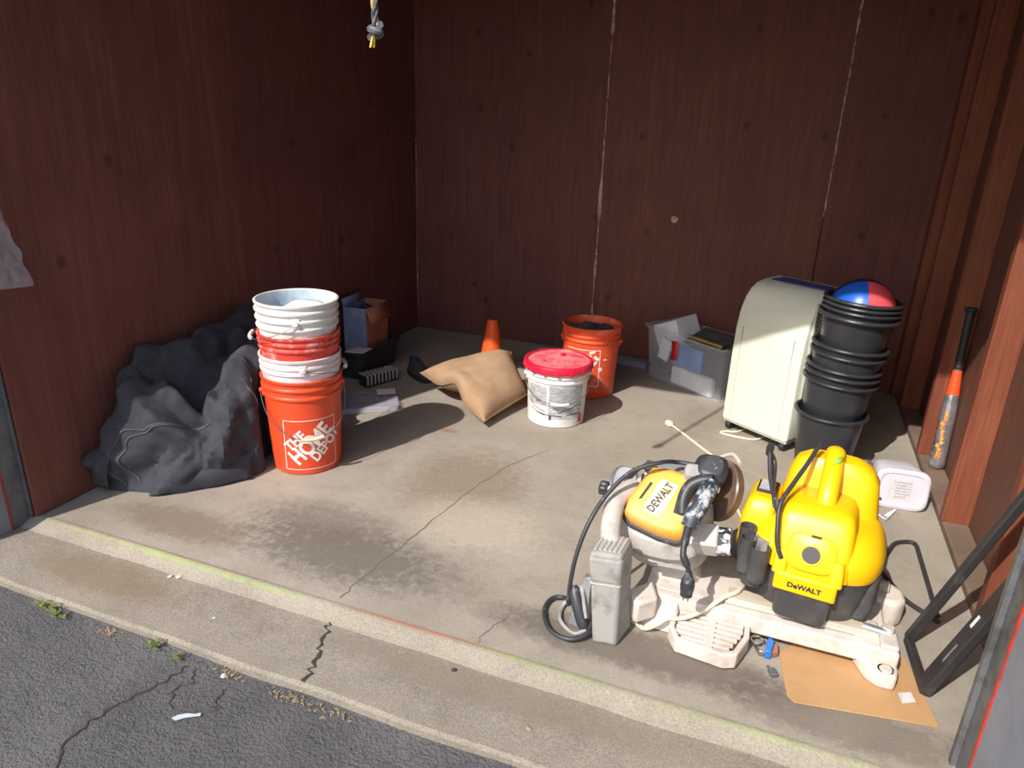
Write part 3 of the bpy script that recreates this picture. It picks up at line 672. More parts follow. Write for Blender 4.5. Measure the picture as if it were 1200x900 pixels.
# cords
def cord(label, pts, r, m, name='power_cord', **kw):
    t = thing(name, label, 'cord', tuple(pts[0])); obj('cable', MB().tube(smooth_path(pts, 8), r, 8), m, t, world=True); return t
t = cord('cream power cord with plug lying on the concrete floor', [(-.36, 3.10, .012), (-.29, 3.03, .006), (-.2, 2.92, .005), (-.11, 2.81, .005), (-.06, 2.70, .005), (-.08, 2.58, .005), (-.02, 2.46, .005), (.03, 2.3, .005)], .005, 'cord_cream')
k = MB(); m4 = frame_mtx((-.355, 3.095, .013), (0, 0, 1), Vector((-.07, .07, 0)))
k.loft([(0, 0, 0, .008, .008, 3), (.012, 0, 0, .012, .014, 4), (.035, 0, 0, .011, .014, 4)], 16, mtx=m4); pl = obj('plug', k, 'cord_cream', t, world=True)
k = MB(); k.box(-.001, .001, -.008, -.005, .035, .05, m4); k.box(-.001, .001, .005, .008, .035, .05, m4); obj('prong', k, 'chrome', pl, world=True)
cord('short cream cord looped under the air conditioner', [(-.035, 3.215, .006), (-.07, 3.165, .005), (-.118, 3.148, .005), (-.135, 3.12, .005), (-.06, 3.105, .005), (.02, 3.115, .005), (.07, 3.2, .006)], .005, 'cord_cream')

# ------------------------------------------------------------------ stack of black plant pots with a ball
PX, PY = .316, 2.955
rims = (.262, .402, .433, .459, .515, .545, .664, .690, .709, .727)
pl_lab = ('black plastic plant pot standing on the floor, lowest of its stack', 'second black plant pot up from the bottom of the pot stack', 'third black plant pot up from the bottom of the pot stack',
          'fourth black plant pot up from the bottom of the pot stack', 'fifth black plant pot up from the bottom of the pot stack', 'sixth black plant pot up from the bottom of the pot stack',
          'seventh black plant pot up, wide lip protruding from the pot stack', 'third black plant pot down from the top of the pot stack', 'second black plant pot down from the top of the pot stack', 'topmost black plant pot, holding the blue and red ball')
POT_AXIS = Matrix.Translation((PX-.034, PY-.012, .2)) @ Matrix.Rotation(.047, 4, 'Y')      # the nested pots lean as one
for i, z in enumerate(rims):
    ph = .26; big = i in (6,)
    t = thing('plant_pot', pl_lab[i], 'plant pot', (PX-.034, PY-.012, .001), 0, 'stacked black plant pots')
    sh_ = (.008, -.003) if i >= 6 else (.003, -.002) if i >= 4 else (0, 0)
    if i: t.matrix_basis = POT_AXIS @ Matrix.Translation((sh_[0], sh_[1], z-ph-.2))
    k = MB(); k.lathe([(0, 0), (.098, 0), (.102, .004), (.1295, ph), (.1283, ph), (.1008, .004), (0, .004)], 52); obj('body', k, 'pot_plastic', t)
    e = .004 if big else 0
    k = MB(); k.tube([cyl(2*PI*j/52, .1358+e, ph-.0065) for j in range(52)], .0062+e*.4, 8, closed=True); obj('rim', k, 'pot_plastic', t)
t = thing('toy_ball', 'blue and red panelled ball resting in the topmost plant pot', 'ball', tuple(POT_AXIS @ Vector((.008, -.003, .676-.2)) - Vector((0, 0, .135))))
Rb = .122
for i, m in enumerate(('ball_blue', 'ball_red', 'ball_navy', 'ball_navy')):
    k = MB(); a0 = math.radians(-84)+i*PI/2
    k.grid(lambda u, v: (Rb*math.sin(PI*u)*math.sin(a0+v*PI/2), -Rb*math.sin(PI*u)*math.cos(a0+v*PI/2), .135-Rb*math.cos(PI*u)+.0), 20, 8)
    k.v = [Matrix.Translation((0, 0, .135)) @ Matrix.Rotation(.25, 4, 'X') @ Matrix.Translation((0, 0, -.135)) @ v for v in k.v]; obj('ball_panel', k, m, t)
# pale sheet on the tote
k = MB(); k.grid(lambda u, v: crumple((-2.05+.11*u, 2.978+.10*v, .157+.006*u), 6, .006), 8, 8)
tag(obj('paper_sheet', k, 'paper_lilac', solid=.001), 'pale paper sheet lying on the black tote', 'paper')

# ------------------------------------------------------------------ crumpled black duffel bag
bt = thing('duffel_bag', 'large crumpled black canvas duffel bag heaped against the left wall', 'bag', (-1.98, 2.05, 0))
outl = [(-2.195, 1.66), (-2.165, 1.615), (-2.05, 1.645), (-1.916, 1.69), (-1.84, 1.785), (-1.765, 1.905), (-1.752, 1.975), (-1.80, 2.02), (-1.815, 2.12), (-1.80, 2.24), (-1.82, 2.42), (-1.95, 2.55), (-2.1, 2.56), (-2.195, 2.48), (-2.2, 2.2), (-2.2, 1.9)]
sp = smooth_path([(x, y, 0) for x, y in outl], 10, closed=True); NO = len(sp)
ctr = Vector((-2.0, 2.08, 0))
rnd = random.Random(21)
folds = []
for i in range(13):
    d = Vector((rnd.uniform(-1, 1), rnd.uniform(-1, 1), rnd.uniform(-.8, .8))).normalized(); f = rnd.uniform(2.5, 7) if i < 8 else rnd.uniform(8, 14)
    folds.append((d, f, rnd.uniform(0, 1), (.10 if i < 8 else .075)/f))
def fold(p):
    h = 0
    q = p+Vector((noise.noise(p*3), noise.noise(p*3+Vector((3, 1, 2))), noise.noise(p*3+Vector((7, 5, 1)))))*.10
    for d, f, ph, a in folds:
        x = (q.dot(d)*f+ph) % 1.0; h += a*(1-abs(2*x-1))-a*.5
    return h
def off_bucket(p):
    d = Vector((p.x-SX, p.y-SY)); r = .170
    if d.length < r: d = d.normalized()*r; p = Vector((SX+d.x, SY+d.y, p.z))
    return p
def bag(j, t):
    o_ = sp[j % NO]; d = o_-ctr
    ang = t*PI/2
    rad = max(0.0, math.cos(ang))**.42
    p = ctr+d*rad
    Hh = .30+.10*max(0, min(1, (p.y-1.75)/.4))+.17*max(0, min(1, (-2.03-p.x)/.13))*max(0, min(1, (p.y-1.66)/.12))
    Hh -= .10*math.exp(-((p.x+1.95)**2+(p.y-1.93)**2)/.010)          # hollow between the lit peaks
    for cx, cy, ch, cr in ((-2.12, 1.70, .10, .10), (-1.975, 1.78, .07, .12), (-1.865, 1.975, .15, .13), (-2.04, 1.83, .05, .09)):
        Hh += ch*max(0, 1-math.hypot(p.x-cx, p.y-cy)/cr)
    p.z = Hh*math.sin(ang)**.75
    n = Vector((d.x, d.y, 0)).normalized()*math.cos(ang)+Vector((0, 0, 1))*math.sin(ang)
    amp = min(1, t*6)
    p = p+n*fold(p)*1.5*amp
    p.x = max(p.x, -2.203+.0006*(j % 3)); p.z = max(p.z, .002)
    return off_bucket(p)
NT = 60; rs = [[bag(j, i/NT) for j in range(NO)] for i in range(NT)]
k = MB(); k.rings(rs, True, True); obj('body', k, 'black_fabric', bt, world=True, auto=28)
def on_bag(pts, r, name, off=.003, flat=1.0):
    path = []
    for q in smooth_path([(j, t, 0) for j, t in pts], 10):
        j0 = math.floor(q.x); fr_ = q.x-j0; p_ = bag(j0, q.y).lerp(bag(j0+1, q.y), fr_)
        path.append(off_bucket(p_+Vector((.3, -.85, .45)).normalized()*off))
    obj(name, MB().tube(path, r, 6, flat=flat), 'black_fabric_seam', bt, world=True)
jf = lambda i: i*10
for dj, dt in ((0, 0), (3, .02)):
    on_bag([(17+dj, .02+dt), (15+dj, .1+dt), (15+dj, .2+dt), (16+dj, .3+dt), (19+dj, .4+dt), (24+dj, .47+dt), (30+dj, .52+dt), (37+dj, .54+dt)], .0042, 'welt_seam', .0)
on_bag([(62, .36), (60, .45), (57, .52), (55, .6), (52, .66)], .004, 'zip', .0)
def flap(name, pts, nrm, th=.004):
    k = MB(); n = len(pts); k.add(pts, [tuple(range(n))]); o = obj(name, k, 'black_fabric', bt, world=True, solid=th, smooth=True)
    md = o.modifiers.new('sub', 'SUBSURF'); md.subdivision_type = 'SIMPLE'; md.levels = 2; md.render_levels = 2
def sheet(name, a, b, c, d, amp=.012, sc=9, nu=16, nv=16, sag=0.0):
    a, b, c, d = map(Vector, (a, b, c, d)); k = MB()
    def fn(u, v):
        p = (a*(1-u)+b*u)*(1-v)+(d*(1-u)+c*u)*v
        p = p+Vector((.3, -.8, .5)).normalized()*(sag*math.sin(PI*u)*math.sin(PI*v))
        h = fold(p*1.0)*.5
        q = crumple(p, sc, amp)+Vector((0, -h, 0)); q.x = max(q.x, -2.2); q.z = max(q.z, .004); return off_bucket(q)
    k.grid(fn, nu, nv); obj(name, k, 'black_fabric', bt, world=True, solid=.003, auto=28)
sheet('flap', (-2.198, 1.60, .03), (-2.13, 1.585, .02), (-2.10, 1.63, .17), (-2.19, 1.65, .165), sag=.03)
sheet('flap', (-1.99, 1.62, .003), (-1.74, 1.87, .003), (-1.76, 1.93, .10), (-1.95, 1.70, .07), sag=.03)

# ------------------------------------------------------------------ miter saw
st = thing('miter_saw', 'dusty miter saw with orange cover and white cast base', 'saw', (.0, 1.78, 0))
SW = dict(parent=st, world=True)
# base
k = MB(); k.box(-.20, .415, 1.705, 1.738, .028, .078); base_o = obj('base_rail', k, 'saw_white', bevel=.006, **SW)
k = MB(); k.box(-.19, .41, 1.738, 1.99, .03, .075); obj('table', k, 'saw_white', bevel=.008, **SW)
k = MB(); k.box(.005, .385, 1.742, 1.80, .076, .096); obj('fence_bar', k, 'fence_wood', bevel=.004, **SW)
k = MB(); k.box(.0, .40, 1.74, 1.75, .076, .088); obj('fence_lip', k, 'saw_cast', bevel=.003, **SW)
k = MB(); k.prism([(.335, 1.72), (.36, 1.665), (.385, 1.648), (.425, 1.648), (.432, 1.68), (.43, 1.76), (.335, 1.76)], .0042, .05); k2 = obj('foot', k, 'saw_white', bevel=.01, seg=3, **SW)
k = MB(); k.prism([(.33, 1.706), (.43, 1.69), (.435, 1.80), (.33, 1.80)], .045, .085); obj('foot_web', k, 'saw_white', bevel=.008, seg=3, **SW)
k = MB(); k.lathe([(.0, .054), (.013, .054), (.016, .050), (.02, .05), (.022, .045)], 20, mtx=Matrix.Translation((.402, 1.672, 0))); obj('foot_bolt', k, 'saw_cast', **SW)
k = MB(); k.prism([(.33, 1.93), (.45, 1.92), (.475, 1.95), (.475, 2.0), (.445, 2.03), (.33, 2.02)], .0, .085); obj('foot', k, 'saw_white', bevel=.014, seg=3, **SW)
k = MB(); k.tube([(.39, 1.98, .095), (.43, 1.975, .10)], .016, 14); obj('stop_peg', k, 'saw_cast', **SW)
k = MB(); k.prism([(-.22, 1.72), (-.15, 1.69), (-.12, 1.72), (-.12, 2.0), (-.22, 2.0)], .0, .07); obj('foot', k, 'saw_white', bevel=.012, seg=3, **SW)
k = MB(); k.tube([(.345, 1.76, .098), (.40, 1.752, .098)], .011, 12); obj('clamp_screw', k, 'saw_silver', **SW)
k = MB(); k.lathe([(0, .022), (.014, .022), (.016, .016), (.016, 0)], 18, mtx=Matrix.Translation((.405, 1.765, .09))); obj('clamp_knob', k, 'saw_cast', **SW)
k = MB(); k.prism([(.385, 1.70), (.428, 1.70), (.43, 1.765), (.385, 1.765)], .078, .098); obj('fence_bracket', k, 'saw_cast', bevel=.006, **SW)
# slotted miter arm plate
k = MB(); k.prism([(-.13, 1.715), (-.13, 1.62), (-.105, 1.575), (.02, 1.56), (.05, 1.575), (.075, 1.655), (.075, 1.715), (.06, 1.715), (.06, 1.66), (.038, 1.59), (.015, 1.577), (-.098, 1.59), (-.115, 1.625), (-.115, 1.715)], .006, .05)
arm = obj('miter_arm', k, 'saw_white', bevel=.004, **SW)
k = MB(); k.box(-.035, -.012, 1.575, 1.715, .036, .049); obj('arm_rib', k, 'saw_white', arm, world=True, bevel=.002)
for i in range(7):
    y = 1.594+.0205*i; x0 = -.112 if i else -.095; x1 = .03+.028*min(1, i/3.5)
    k = MB(); k.box(x0, x1, y-.0055, y+.0055, .037, .0485); obj('slat', k, 'saw_white', arm, world=True, bevel=.002)
# cast support under the head
k = MB(); k.loft([(.03, -.14, 1.86, .08, .085, 4), (.09, -.15, 1.87, .07, .075, 3), (.15, -.17, 1.89, .065, .06, 2.6), (.22, -.19, 1.91, .06, .05, 2.5)], 28); obj('pivot_support', k, 'saw_white', **SW)
k = MB(); k.loft([(.004, -.165, 1.69, .055, .04, 5), (.045, -.155, 1.70, .04, .03, 4), (.065, -.15, 1.71, .03, .02, 3)], 24); obj('pivot_foot', k, 'saw_white', **SW)
# head
HC = Vector((-.200, 1.76, .335)); HM = frame_mtx(HC, (1, 0, .02), (-.03, -.60, .80))
k = MB(); k.loft([(-.245, .012, .02, .07, .07, 2.2), (-.225, .01, .012, .110, .105, 2.4), (-.185, .008, .0, .127, .12, 2.6), (-.15, .005, -.005, .128, .121, 2.6), (-.125, .003, -.005, .129, .122, 2.6), (-.12, .003, -.005, .124, .117, 2.6), (-.085, .002, -.005, .124, .117, 2.6), (-.08, .002, -.005, .131, .124, 2.6), (-.05, 0, 0, .122, .116, 2.6), (-.035, 0, 0, .108, .104, 2.6)], 48, mtx=HM); obj('gear_case', k, 'saw_cast', **SW)
k = MB(); k.box(.0, .085, -.131, -.116, -.19, -.13, HM); obj('grille_plate', k, 'saw_grey', bevel=.004, **SW)
oc = [(-23.7, -34), (-19, -41), (3.2, -42), (25.3, -38), (28.5, -24.5), (36, -.7), (31, 36), (20, 40), (0, 38), (-31.7, 29), (-41, 21.4), (-39.6, 2.4), (-27, -26)]
op = [(x/415, -y/415) for x, y in oc]
k = MB(); k.prism([(x*1.06, y*1.05-.004) for x, y in op], -.036, -.018, HM); obj('dark_band', k, 'saw_black', bevel=.004, **SW)
rsn = []
for c, s in ((-.02, 1.0), (.006, .99), (.020, .94), (.028, .84)):
    rsn.append([HM @ Vector((x*s, y*s, c-.10*max(0, -y)*.5)) for x, y in op])
k = MB(); k.rings(rsn); cov = obj('orange_cover', k, 'saw_orange', bevel=.004, seg=3, **SW)
def lm(x, y, c=.0295): return HM @ Vector((x, y, c-.10*max(0, -y)*.5))
def px2(X, Y): return ((X/6.316-95)/415, -(Y/6.316-72)/415)
q = [px2(*v) for v in ((565, 300), (695, 335), (610, 610), (465, 565))]
k = MB(); k.add([lm(*v, .0292) for v in q]+[lm(*v, .024) for v in q], [(0, 1, 2, 3), (4, 5, 6, 7), (0, 1, 5, 4), (1, 2, 6, 5), (2, 3, 7, 6), (3, 0, 4, 7)]); obj('badge', k, 'saw_dust', cov, world=True, bevel=.001)
bc = Vector((sum(v[0] for v in q)/4, sum(v[1] for v in q)/4)); ba = math.radians(64)
tx = text_mb('DEWALT', .031, lambda x, y: lm(bc.x+x*math.cos(ba)-y*math.sin(ba), bc.y+x*math.sin(ba)+y*math.cos(ba), .0300), bold=.03, sx=.78, cuts=0)
obj('badge_lettering', tx, 'label_dark', cov, world=True, smooth=False)
q = [px2(*v) for v in ((490, 345), (508, 350), (452, 485), (434, 488))]
k = MB(); k.add([lm(*v, .0292) for v in q]+[lm(*v, .022) for v in q], [(0, 1, 2, 3), (4, 5, 6, 7), (0, 1, 5, 4), (1, 2, 6, 5), (2, 3, 7, 6), (3, 0, 4, 7)]); obj('cover_slot_shade', k, 'black_rubber', cov, world=True)  # slot opening drawn as a solid black piece, its shade put into the colour
q = [px2(*v) for v in ((695, 458), (800, 490), (780, 565), (690, 545))]
k = MB(); k.add([lm(*v, .0295) for v in q]+[lm(*v, .015) for v in q], [(0, 1, 2, 3), (4, 5, 6, 7), (0, 1, 5, 4), (1, 2, 6, 5), (2, 3, 7, 6), (3, 0, 4, 7)]); obj('grey_patch', k, 'ac_dark', cov, world=True)
# rear guard half-disc
k = MB(); k.lathe([(.0, -.075), (.09, -.075), (.094, -.07), (.094, -.03), (.090, -.024), (.07, -.02), (.0, -.018)], 48, mtx=HM @ Matrix.Translation((.015, .052, 0))); obj('upper_guard', k, 'saw_silver', **SW)
k = MB(); k.tube([HM @ Vector((.015+.094*math.cos(a), .052+.094*math.sin(a), -.03)) for a in [PI*.0+PI*i/24 for i in range(25)]], .005, 8); obj('guard_rim', k, 'saw_cast', **SW)
# left bracket, rods and knobs
k = MB(); k.loft([(-.10, -.135, .06, .035, .05, 3), (-.05, -.13, .062, .04, .055, 3), (-.03, -.125, .06, .03, .045, 3)], 28, mtx=HM); obj('hinge_bracket', k, 'saw_silver', **SW)
k = MB(); k.tube([HM @ Vector(v) for v in ((-.10, .01, -.03), (-.12, .06, -.02), (-.09, .11, -.03))], .007, 8); obj('link_rod', k, 'saw_black', **SW)
k = MB(); k.tube([HM @ Vector(v) for v in ((-.16, .02, -.05), (-.165, .07, -.04), (-.14, .105, -.05))], .005, 8); obj('link_rod', k, 'saw_silver', **SW)
k = MB(); k.tube([HM @ Vector(v) for v in ((-.11, -.02, -.03), (-.07, .04, -.022), (-.075, .09, -.03))], .006, 8); obj('link_rod', k, 'saw_black', **SW)
k = MB(); k.tube([HM @ Vector(v) for v in ((-.13, .03, -.05), (-.175, .035, -.05))], .011, 12); stem = obj('knob_stem', k, 'saw_cast', **SW)
km = HM @ frame_mtx((-.17, .035, -.05), (0, 1, 0), (-1, .05, 0)); k = MB()
k.rings([[km @ Vector(((.020+.0025*math.cos(6*a))*s*math.cos(a), (.020+.0025*math.cos(6*a))*s*math.sin(a), z)) for a in [2*PI*j/36 for j in range(36)]] for z, s in ((0, .85), (.004, 1), (.02, 1), (.024, .85))]); obj('knob', k, 'saw_black', stem, world=True)
km = HM @ Matrix.Translation((-.06, .112, -.02)); k = MB()
k.rings([[km @ Vector(((.018+.0025*math.cos(6*a))*s*math.cos(a), (.018+.0025*math.cos(6*a))*s*math.sin(a), z)) for a in [2*PI*j/36 for j in range(36)]] for z, s in ((-.02, .9), (.008, 1), (.014, .85))]); obj('knob', k, 'saw_black', world=True, parent=st)
# tall grey motor housing at the left with ridged top
A0, B0, C0, D0 = (-.318, 1.530), (-.252, 1.538), (-.232, 1.635), (-.30, 1.64)
A1, B1, C1, D1 = (-.345, 1.535), (-.262, 1.548), (-.255, 1.645), (-.335, 1.655)
k = MB(); k.hexa([Vector((*v, .0)) for v in (A0, B0, C0, D0)], [Vector((*v, .275)) for v in (A1, B1, C1, D1)]); mh = obj('motor_housing', k, 'saw_box', bevel=.010, seg=3, **SW)
for i in range(6):
    u = .12+.15*i; a = Vector((*A1, .2745)).lerp(Vector((*B1, .2745)), u); b = Vector((*D1, .2745)).lerp(Vector((*C1, .2745)), u)
    k = MB(); k.tube([a.lerp(b, .14), a.lerp(b, .9)], .0042, 6); obj('ridge', k, 'saw_cast', mh, world=True)
def lerp4(z, g):
    t = z/.275; out = []
    cx = sum(v[0] for v in (A0, B0, C0, D0))/4; cy = sum(v[1] for v in (A0, B0, C0, D0))/4
    for p0, p1 in zip((A0, B0, C0, D0), (A1, B1, C1, D1)):
        x, y = p0[0]+(p1[0]-p0[0])*t, p0[1]+(p1[1]-p0[1])*t; ccx = cx+(-.299-cx)*t; ccy = cy+(1.596-cy)*t
        d = Vector((x-ccx, y-ccy)).normalized(); out.append(Vector((x+d.x*g, y+d.y*g, z)))
    return out
k = MB(); k.hexa(lerp4(.186, .002), lerp4(.262, .004)); obj('housing_cap', k, 'saw_box', mh, world=True, bevel=.010, seg=3)
k = MB(); k.hexa(lerp4(.181, .001), lerp4(.1855, .001)); obj('cap_seam', k, 'saw_cast', mh, world=True, bevel=.002)
k = MB(); k.tube(smooth_path([(-.30, 1.60, .25), (-.32, 1.66, .285), (-.325, 1.74, .325), (-.29, 1.82, .34)], 5), [.024]*3+[.027]*12+[.024], 16, flat=.8); obj('carry_arm', k, 'saw_cast', **SW)
k = MB(); k.prism([(-.262, 1.66), (-.22, 1.61), (-.17, 1.66), (-.2, 1.74)], .03, .10); obj('housing_web', k, 'saw_white', bevel=.01, **SW)
# operating handle
k = MB(); k.loft([(-.01, .105, .100, .036, .034, 3), (.02, .108, .105, .046, .042, 3), (.042, .112, .108, .044, .042, 3), (.056, .114, .11, .030, .03, 2.4)], 28, mtx=HM @ Matrix.Rotation(0, 4, 'Z')); obj('trigger_head', k, 'saw_black', **SW)
k = MB(); k.loft([(-.01, .075, .085, .034, .026, 4), (.04, .072, .09, .030, .024, 4), (.05, .072, .09, .024, .018, 4)], 24, mtx=HM); obj('handle_bracket', k, 'saw_grey', bevel=.002, **SW)
k = MB(); k.tube([HM @ Vector(v) for v in smooth_path([(.058, -.03, .02), (.055, .005, .034), (.066, .04, .046), (.095, .06, .054), (.124, .062, .06)], 5)], .0175, 16); obj('handle_neck', k, 'saw_black', **SW)
gp = smooth_path([(.122, .052, .06), (.114, .02, .072), (.103, -.018, .074), (.092, -.05, .07), (.083, -.082, .06)], 5); n = len(gp)
k = MB(); k.tube([HM @ Vector(v) for v in gp], [.021+.004*math.sin(PI*i/(n-1)) for i in range(n)], 18, flat=.85); gr = obj('grip', k, 'scuffed_black', **SW)
k = MB(); k.tube([HM @ (Vector(v)+Vector((.004, .004, .0205))) for v in gp[4:-3]], .0016, 6); obj('grip_seam', k, 'saw_cast', gr, world=True)
pe = HM @ Vector((.083, -.084, .06))
cp = smooth_path([pe, (-.119, 1.615, .305), (-.116, 1.60, .285), (-.102, 1.595, .258), (-.096, 1.595, .235)], 6)
k = MB(); k.tube(cp, [.011]*6+[.008]*6+[.0095]*6+[.006]*(len(cp)-18), 10); cb = obj('tail_cord', k, 'saw_black', **SW)
k = MB(); k.lathe([(.006, .05), (.010, .04), (.014, .03), (.015, .026), (.0175, .024), (.0185, .01), (.0175, -.004), (.016, -.008), (.016, -.02), (.0, -.02)], 24, mtx=Matrix.Translation((-.096, 1.595, .196))); pgl = obj('tail_plug', k, 'saw_black', cb, world=True)
k = MB()
for dx, dy in ((-.006, 0), (.006, 0)): k.box(-.096+dx-.0015, -.096+dx+.0015, 1.592, 1.598, .158, .177)
obj('plug_prong', k, 'chrome', cb, world=True)
# long black cable over the head and coil on the floor
cpts = [HM @ Vector((.085, .115, .03)), HM @ Vector((.02, .12, .022)), (-.222, 1.79, .44), (-.295, 1.755, .412), (-.345, 1.70, .358), (-.375, 1.64, .297), (-.394, 1.6, .213), (-.402, 1.585, .12), (-.405, 1.60, .05),
        (-.43, 1.66, .02), (-.468, 1.655, .012), (-.474, 1.596, .01), (-.435, 1.525, .01), (-.375, 1.505, .012), (-.335, 1.53, .02), (-.33, 1.57, .03)]
k = MB(); k.tube(smooth_path(cpts, 8), .0062, 10); cb2 = obj('power_cable', k, 'saw_black', **SW)
k = MB(); k.tube(smooth_path([(-.345, 1.56, .05), (-.37, 1.59, .12), (-.395, 1.64, .06), (-.43, 1.64, .012), (-.42, 1.575, .01), (-.37, 1.535, .01), (-.34, 1.55, .02)], 8), .0055, 8); obj('cable_loop', k, 'saw_grey', cb2, world=True)
k = MB(); k.tube([(-.395, 1.598, .115), (-.388, 1.59, .10), (-.372, 1.575, .07), (-.352, 1.56, .03), (-.346, 1.555, .018)], [.010, .016, .018, .017, .012], 14); obj('cable_plug', k, 'saw_black', cb2, world=True)
k = MB(); k.hexa([Vector(v) for v in ((-.40, 1.575, .002), (-.345, 1.565, .002), (-.34, 1.60, .002), (-.395, 1.61, .002))], [Vector(v) for v in ((-.37, 1.60, .15), (-.345, 1.59, .16), (-.34, 1.61, .16), (-.365, 1.62, .15))]); obj('cable_tag', k, 'saw_silver', cb2, world=True, bevel=.003)
# dust port with torn wrap, smoked lower guard
k = MB(); m4 = frame_mtx((-.075, 1.75, .258), (1, .15, -.15), (-.1, -.5, .85)); k.box(-.045, .035, -.035, .035, -.03, .03, m4); dp = obj('dust_port', k, 'saw_cast', bevel=.006, **SW)
k = MB(); k.rings([[m4 @ Vector((.034+.016*i+.008*noise.noise(Vector((i, j*1.7, 3))), (.036+.004*noise.noise(Vector((i*2, j, 1))))*math.cos(2*PI*j/16)*1.05, .034*math.sin(2*PI*j/16)*1.05)) for j in range(16)] for i in range(3)]); obj('torn_wrap', k, 'torn_wrap', dp, world=True, auto=20)
k = MB(); gm = frame_mtx((-.055, 1.90, .335), (.55, .65, .2), (-.75, -.55, .35)); k.lathe([(.02, 0), (.088, 0), (.09, .006), (.09, .022), (.086, .026), (.02, .026), (.02, 0)], 40, mtx=gm); obj('lower_guard', k, 'guard_smoke', **SW)
k = MB(); k.tube(smooth_path([gm @ Vector((.09, .02, .02)), gm @ Vector((.105, -.03, .015)), gm @ Vector((.08, -.075, .02))], 5), .006, 8); obj('guard_link', k, 'saw_cast', **SW)

cord('cream cord draped across the white saw base', [(.048, 1.84, .082), (.04, 1.805, .100), (.025, 1.765, .1035), (-.005, 1.735, .099), (-.05, 1.69, .074), (-.10, 1.655, .0575), (-.14, 1.637, .057), (-.162, 1.63, .036), (-.195, 1.63, .012), (-.235, 1.655, .007), (-.33, 1.68, .006)], .006, 'cord_cream', name='loose_cord')

# ------------------------------------------------------------------ yellow and black shop vacuum, standing on the saw base
VX, VY = .207, 1.878; vt = thing('shop_vacuum', 'yellow and black wet dry shop vacuum standing on the saw base', 'vacuum', (VX, VY, .0975), facing(VX, VY))
V = dict(parent=vt)
k = MB(); k.loft([(0, 0, .0, .128, .125, 3.2), (.004, 0, 0, .135, .13, 3.2), (.06, 0, 0, .150, .142, 3.2), (.15, 0, 0, .163, .152, 3.2)], 48); tank = obj('tank', k, 'vac_black', **V)
k = MB(); k.loft([(.0, -.005, -.11, .062, .055, 6), (.003, -.005, -.11, .066, .06, 6), (.06, -.005, -.11, .070, .066, 6), (.112, -.005, -.11, .074, .068, 6)], 36); obj('tank_front', k, 'vac_black', tank, bevel=.003)
for s in (-1, 1):
    k = MB(); k.loft([(.01, s*.135, -.055, .025, .04, 3), (.07, s*.142, -.055, .028, .045, 3), (.14, s*.145, -.05, .024, .04, 3)], 24); obj('tank_lobe', k, 'vac_black', tank)
k = MB(); k.loft([(.132, 0, 0, .166, .155, 3.0), (.15, 0, 0, .171, .160, 3.0), (.185, 0, .002, .171, .158, 2.9), (.205, 0, .005, .163, .150, 2.8), (.228, .005, .01, .145, .132, 2.6), (.24, .01, .015, .12, .11, 2.5)], 52); obj('lid', k, 'vac_yellow', **V)
# rear motor dome with the carry opening
k = MB(); k.loft([(.20, .01, .075, .135, .075, 3.2), (.27, .012, .085, .122, .062, 3.4), (.325, .012, .09, .114, .052, 3.6), (.355, .010, .092, .098, .044, 3.4), (.372, .008, .093, .072, .032, 3)], 44); obj('rear_dome', k, 'vac_yellow', **V)
# front hump
hs = []
for z, y0, y1, xa, xb in ((.14, -.168, .05, -.108, .098), (.17, -.163, .05, -.107, .097), (.225, -.140, .05, -.103, .093), (.268, -.117, .05, -.098, .088), (.288, -.10, .045, -.088, .078), (.296, -.075, .035, -.07, .06)):
    ring = []; e = 6.5
    for j in range(48):
        a = 2*PI*(j+.5)/48; c, q = math.cos(a), math.sin(a)
        ring.append(Vector(((xa+xb)/2+(xb-xa)/2*math.copysign(abs(c)**(2/e), c), (y0+y1)/2+(y1-y0)/2*math.copysign(abs(q)**(2/e), q), z)))
    hs.append(ring)
k = MB(); k.rings(hs); hump = obj('motor_hood', k, 'vac_yellow', **V)
fn_ = Vector((0, -.89, .42)).normalized(); dm = frame_mtx((-.003, -.1535, .195), (1, 0, 0), fn_)
k = MB(); k.loft([(-.01, 0, 0, .062, .05, 3.4), (.002, 0, 0, .060, .048, 3.4), (.006, 0, 0, .054, .042, 3.4)], 36, mtx=dm @ Matrix.Translation((0, .004, 0))); obj('hood_boss', k, 'vac_yellow', hump)
k = MB(); k.lathe([(0, .0085), (.0215, .0085), (.0225, .0105), (.026, .0105), (.027, .004)], 32, mtx=dm); obj('port_ring', k, 'vac_yellow', hump)
k = MB(); k.lathe([(0, .0095), (.0215, .0095), (.0215, .004)], 32, mtx=dm); obj('port_plug', k, 'vac_black', hump)
k = MB(); k.box(-.012, .012, -.003, .003, .004, .009, dm @ Matrix.Translation((.004, .048, 0))); obj('hood_slot_shade', k, 'black_rubber', hump, bevel=.001)  # black block painted in for the shade of the vent slot, no recess
k = MB(); k.box(-.08, .072, -.185, -.15, .088, .142); lt = obj('latch', k, 'vac_yellow', bevel=.008, seg=3, **V)
for x in (-.071, .063):
    k = MB(); k.loft([(.135, x, -.165, .018, .016, 3.5), (.165, x, -.160, .018, .016, 3.5), (.195, x, -.15, .014, .012, 3)], 20); obj('latch_clip', k, 'vac_yellow', lt)
tx = text_mb('DeWALT', .020, lambda x, y: Vector((-.004+x, -.1862, .113+y)), bold=.04, sx=1.02, cuts=0); obj('latch_lettering', tx, 'black_rubber', lt, smooth=False)
k = MB(); k.box(-.06, .052, -.186, -.183, .094, .0965); obj('latch_groove', k, 'vac_yellow', lt)
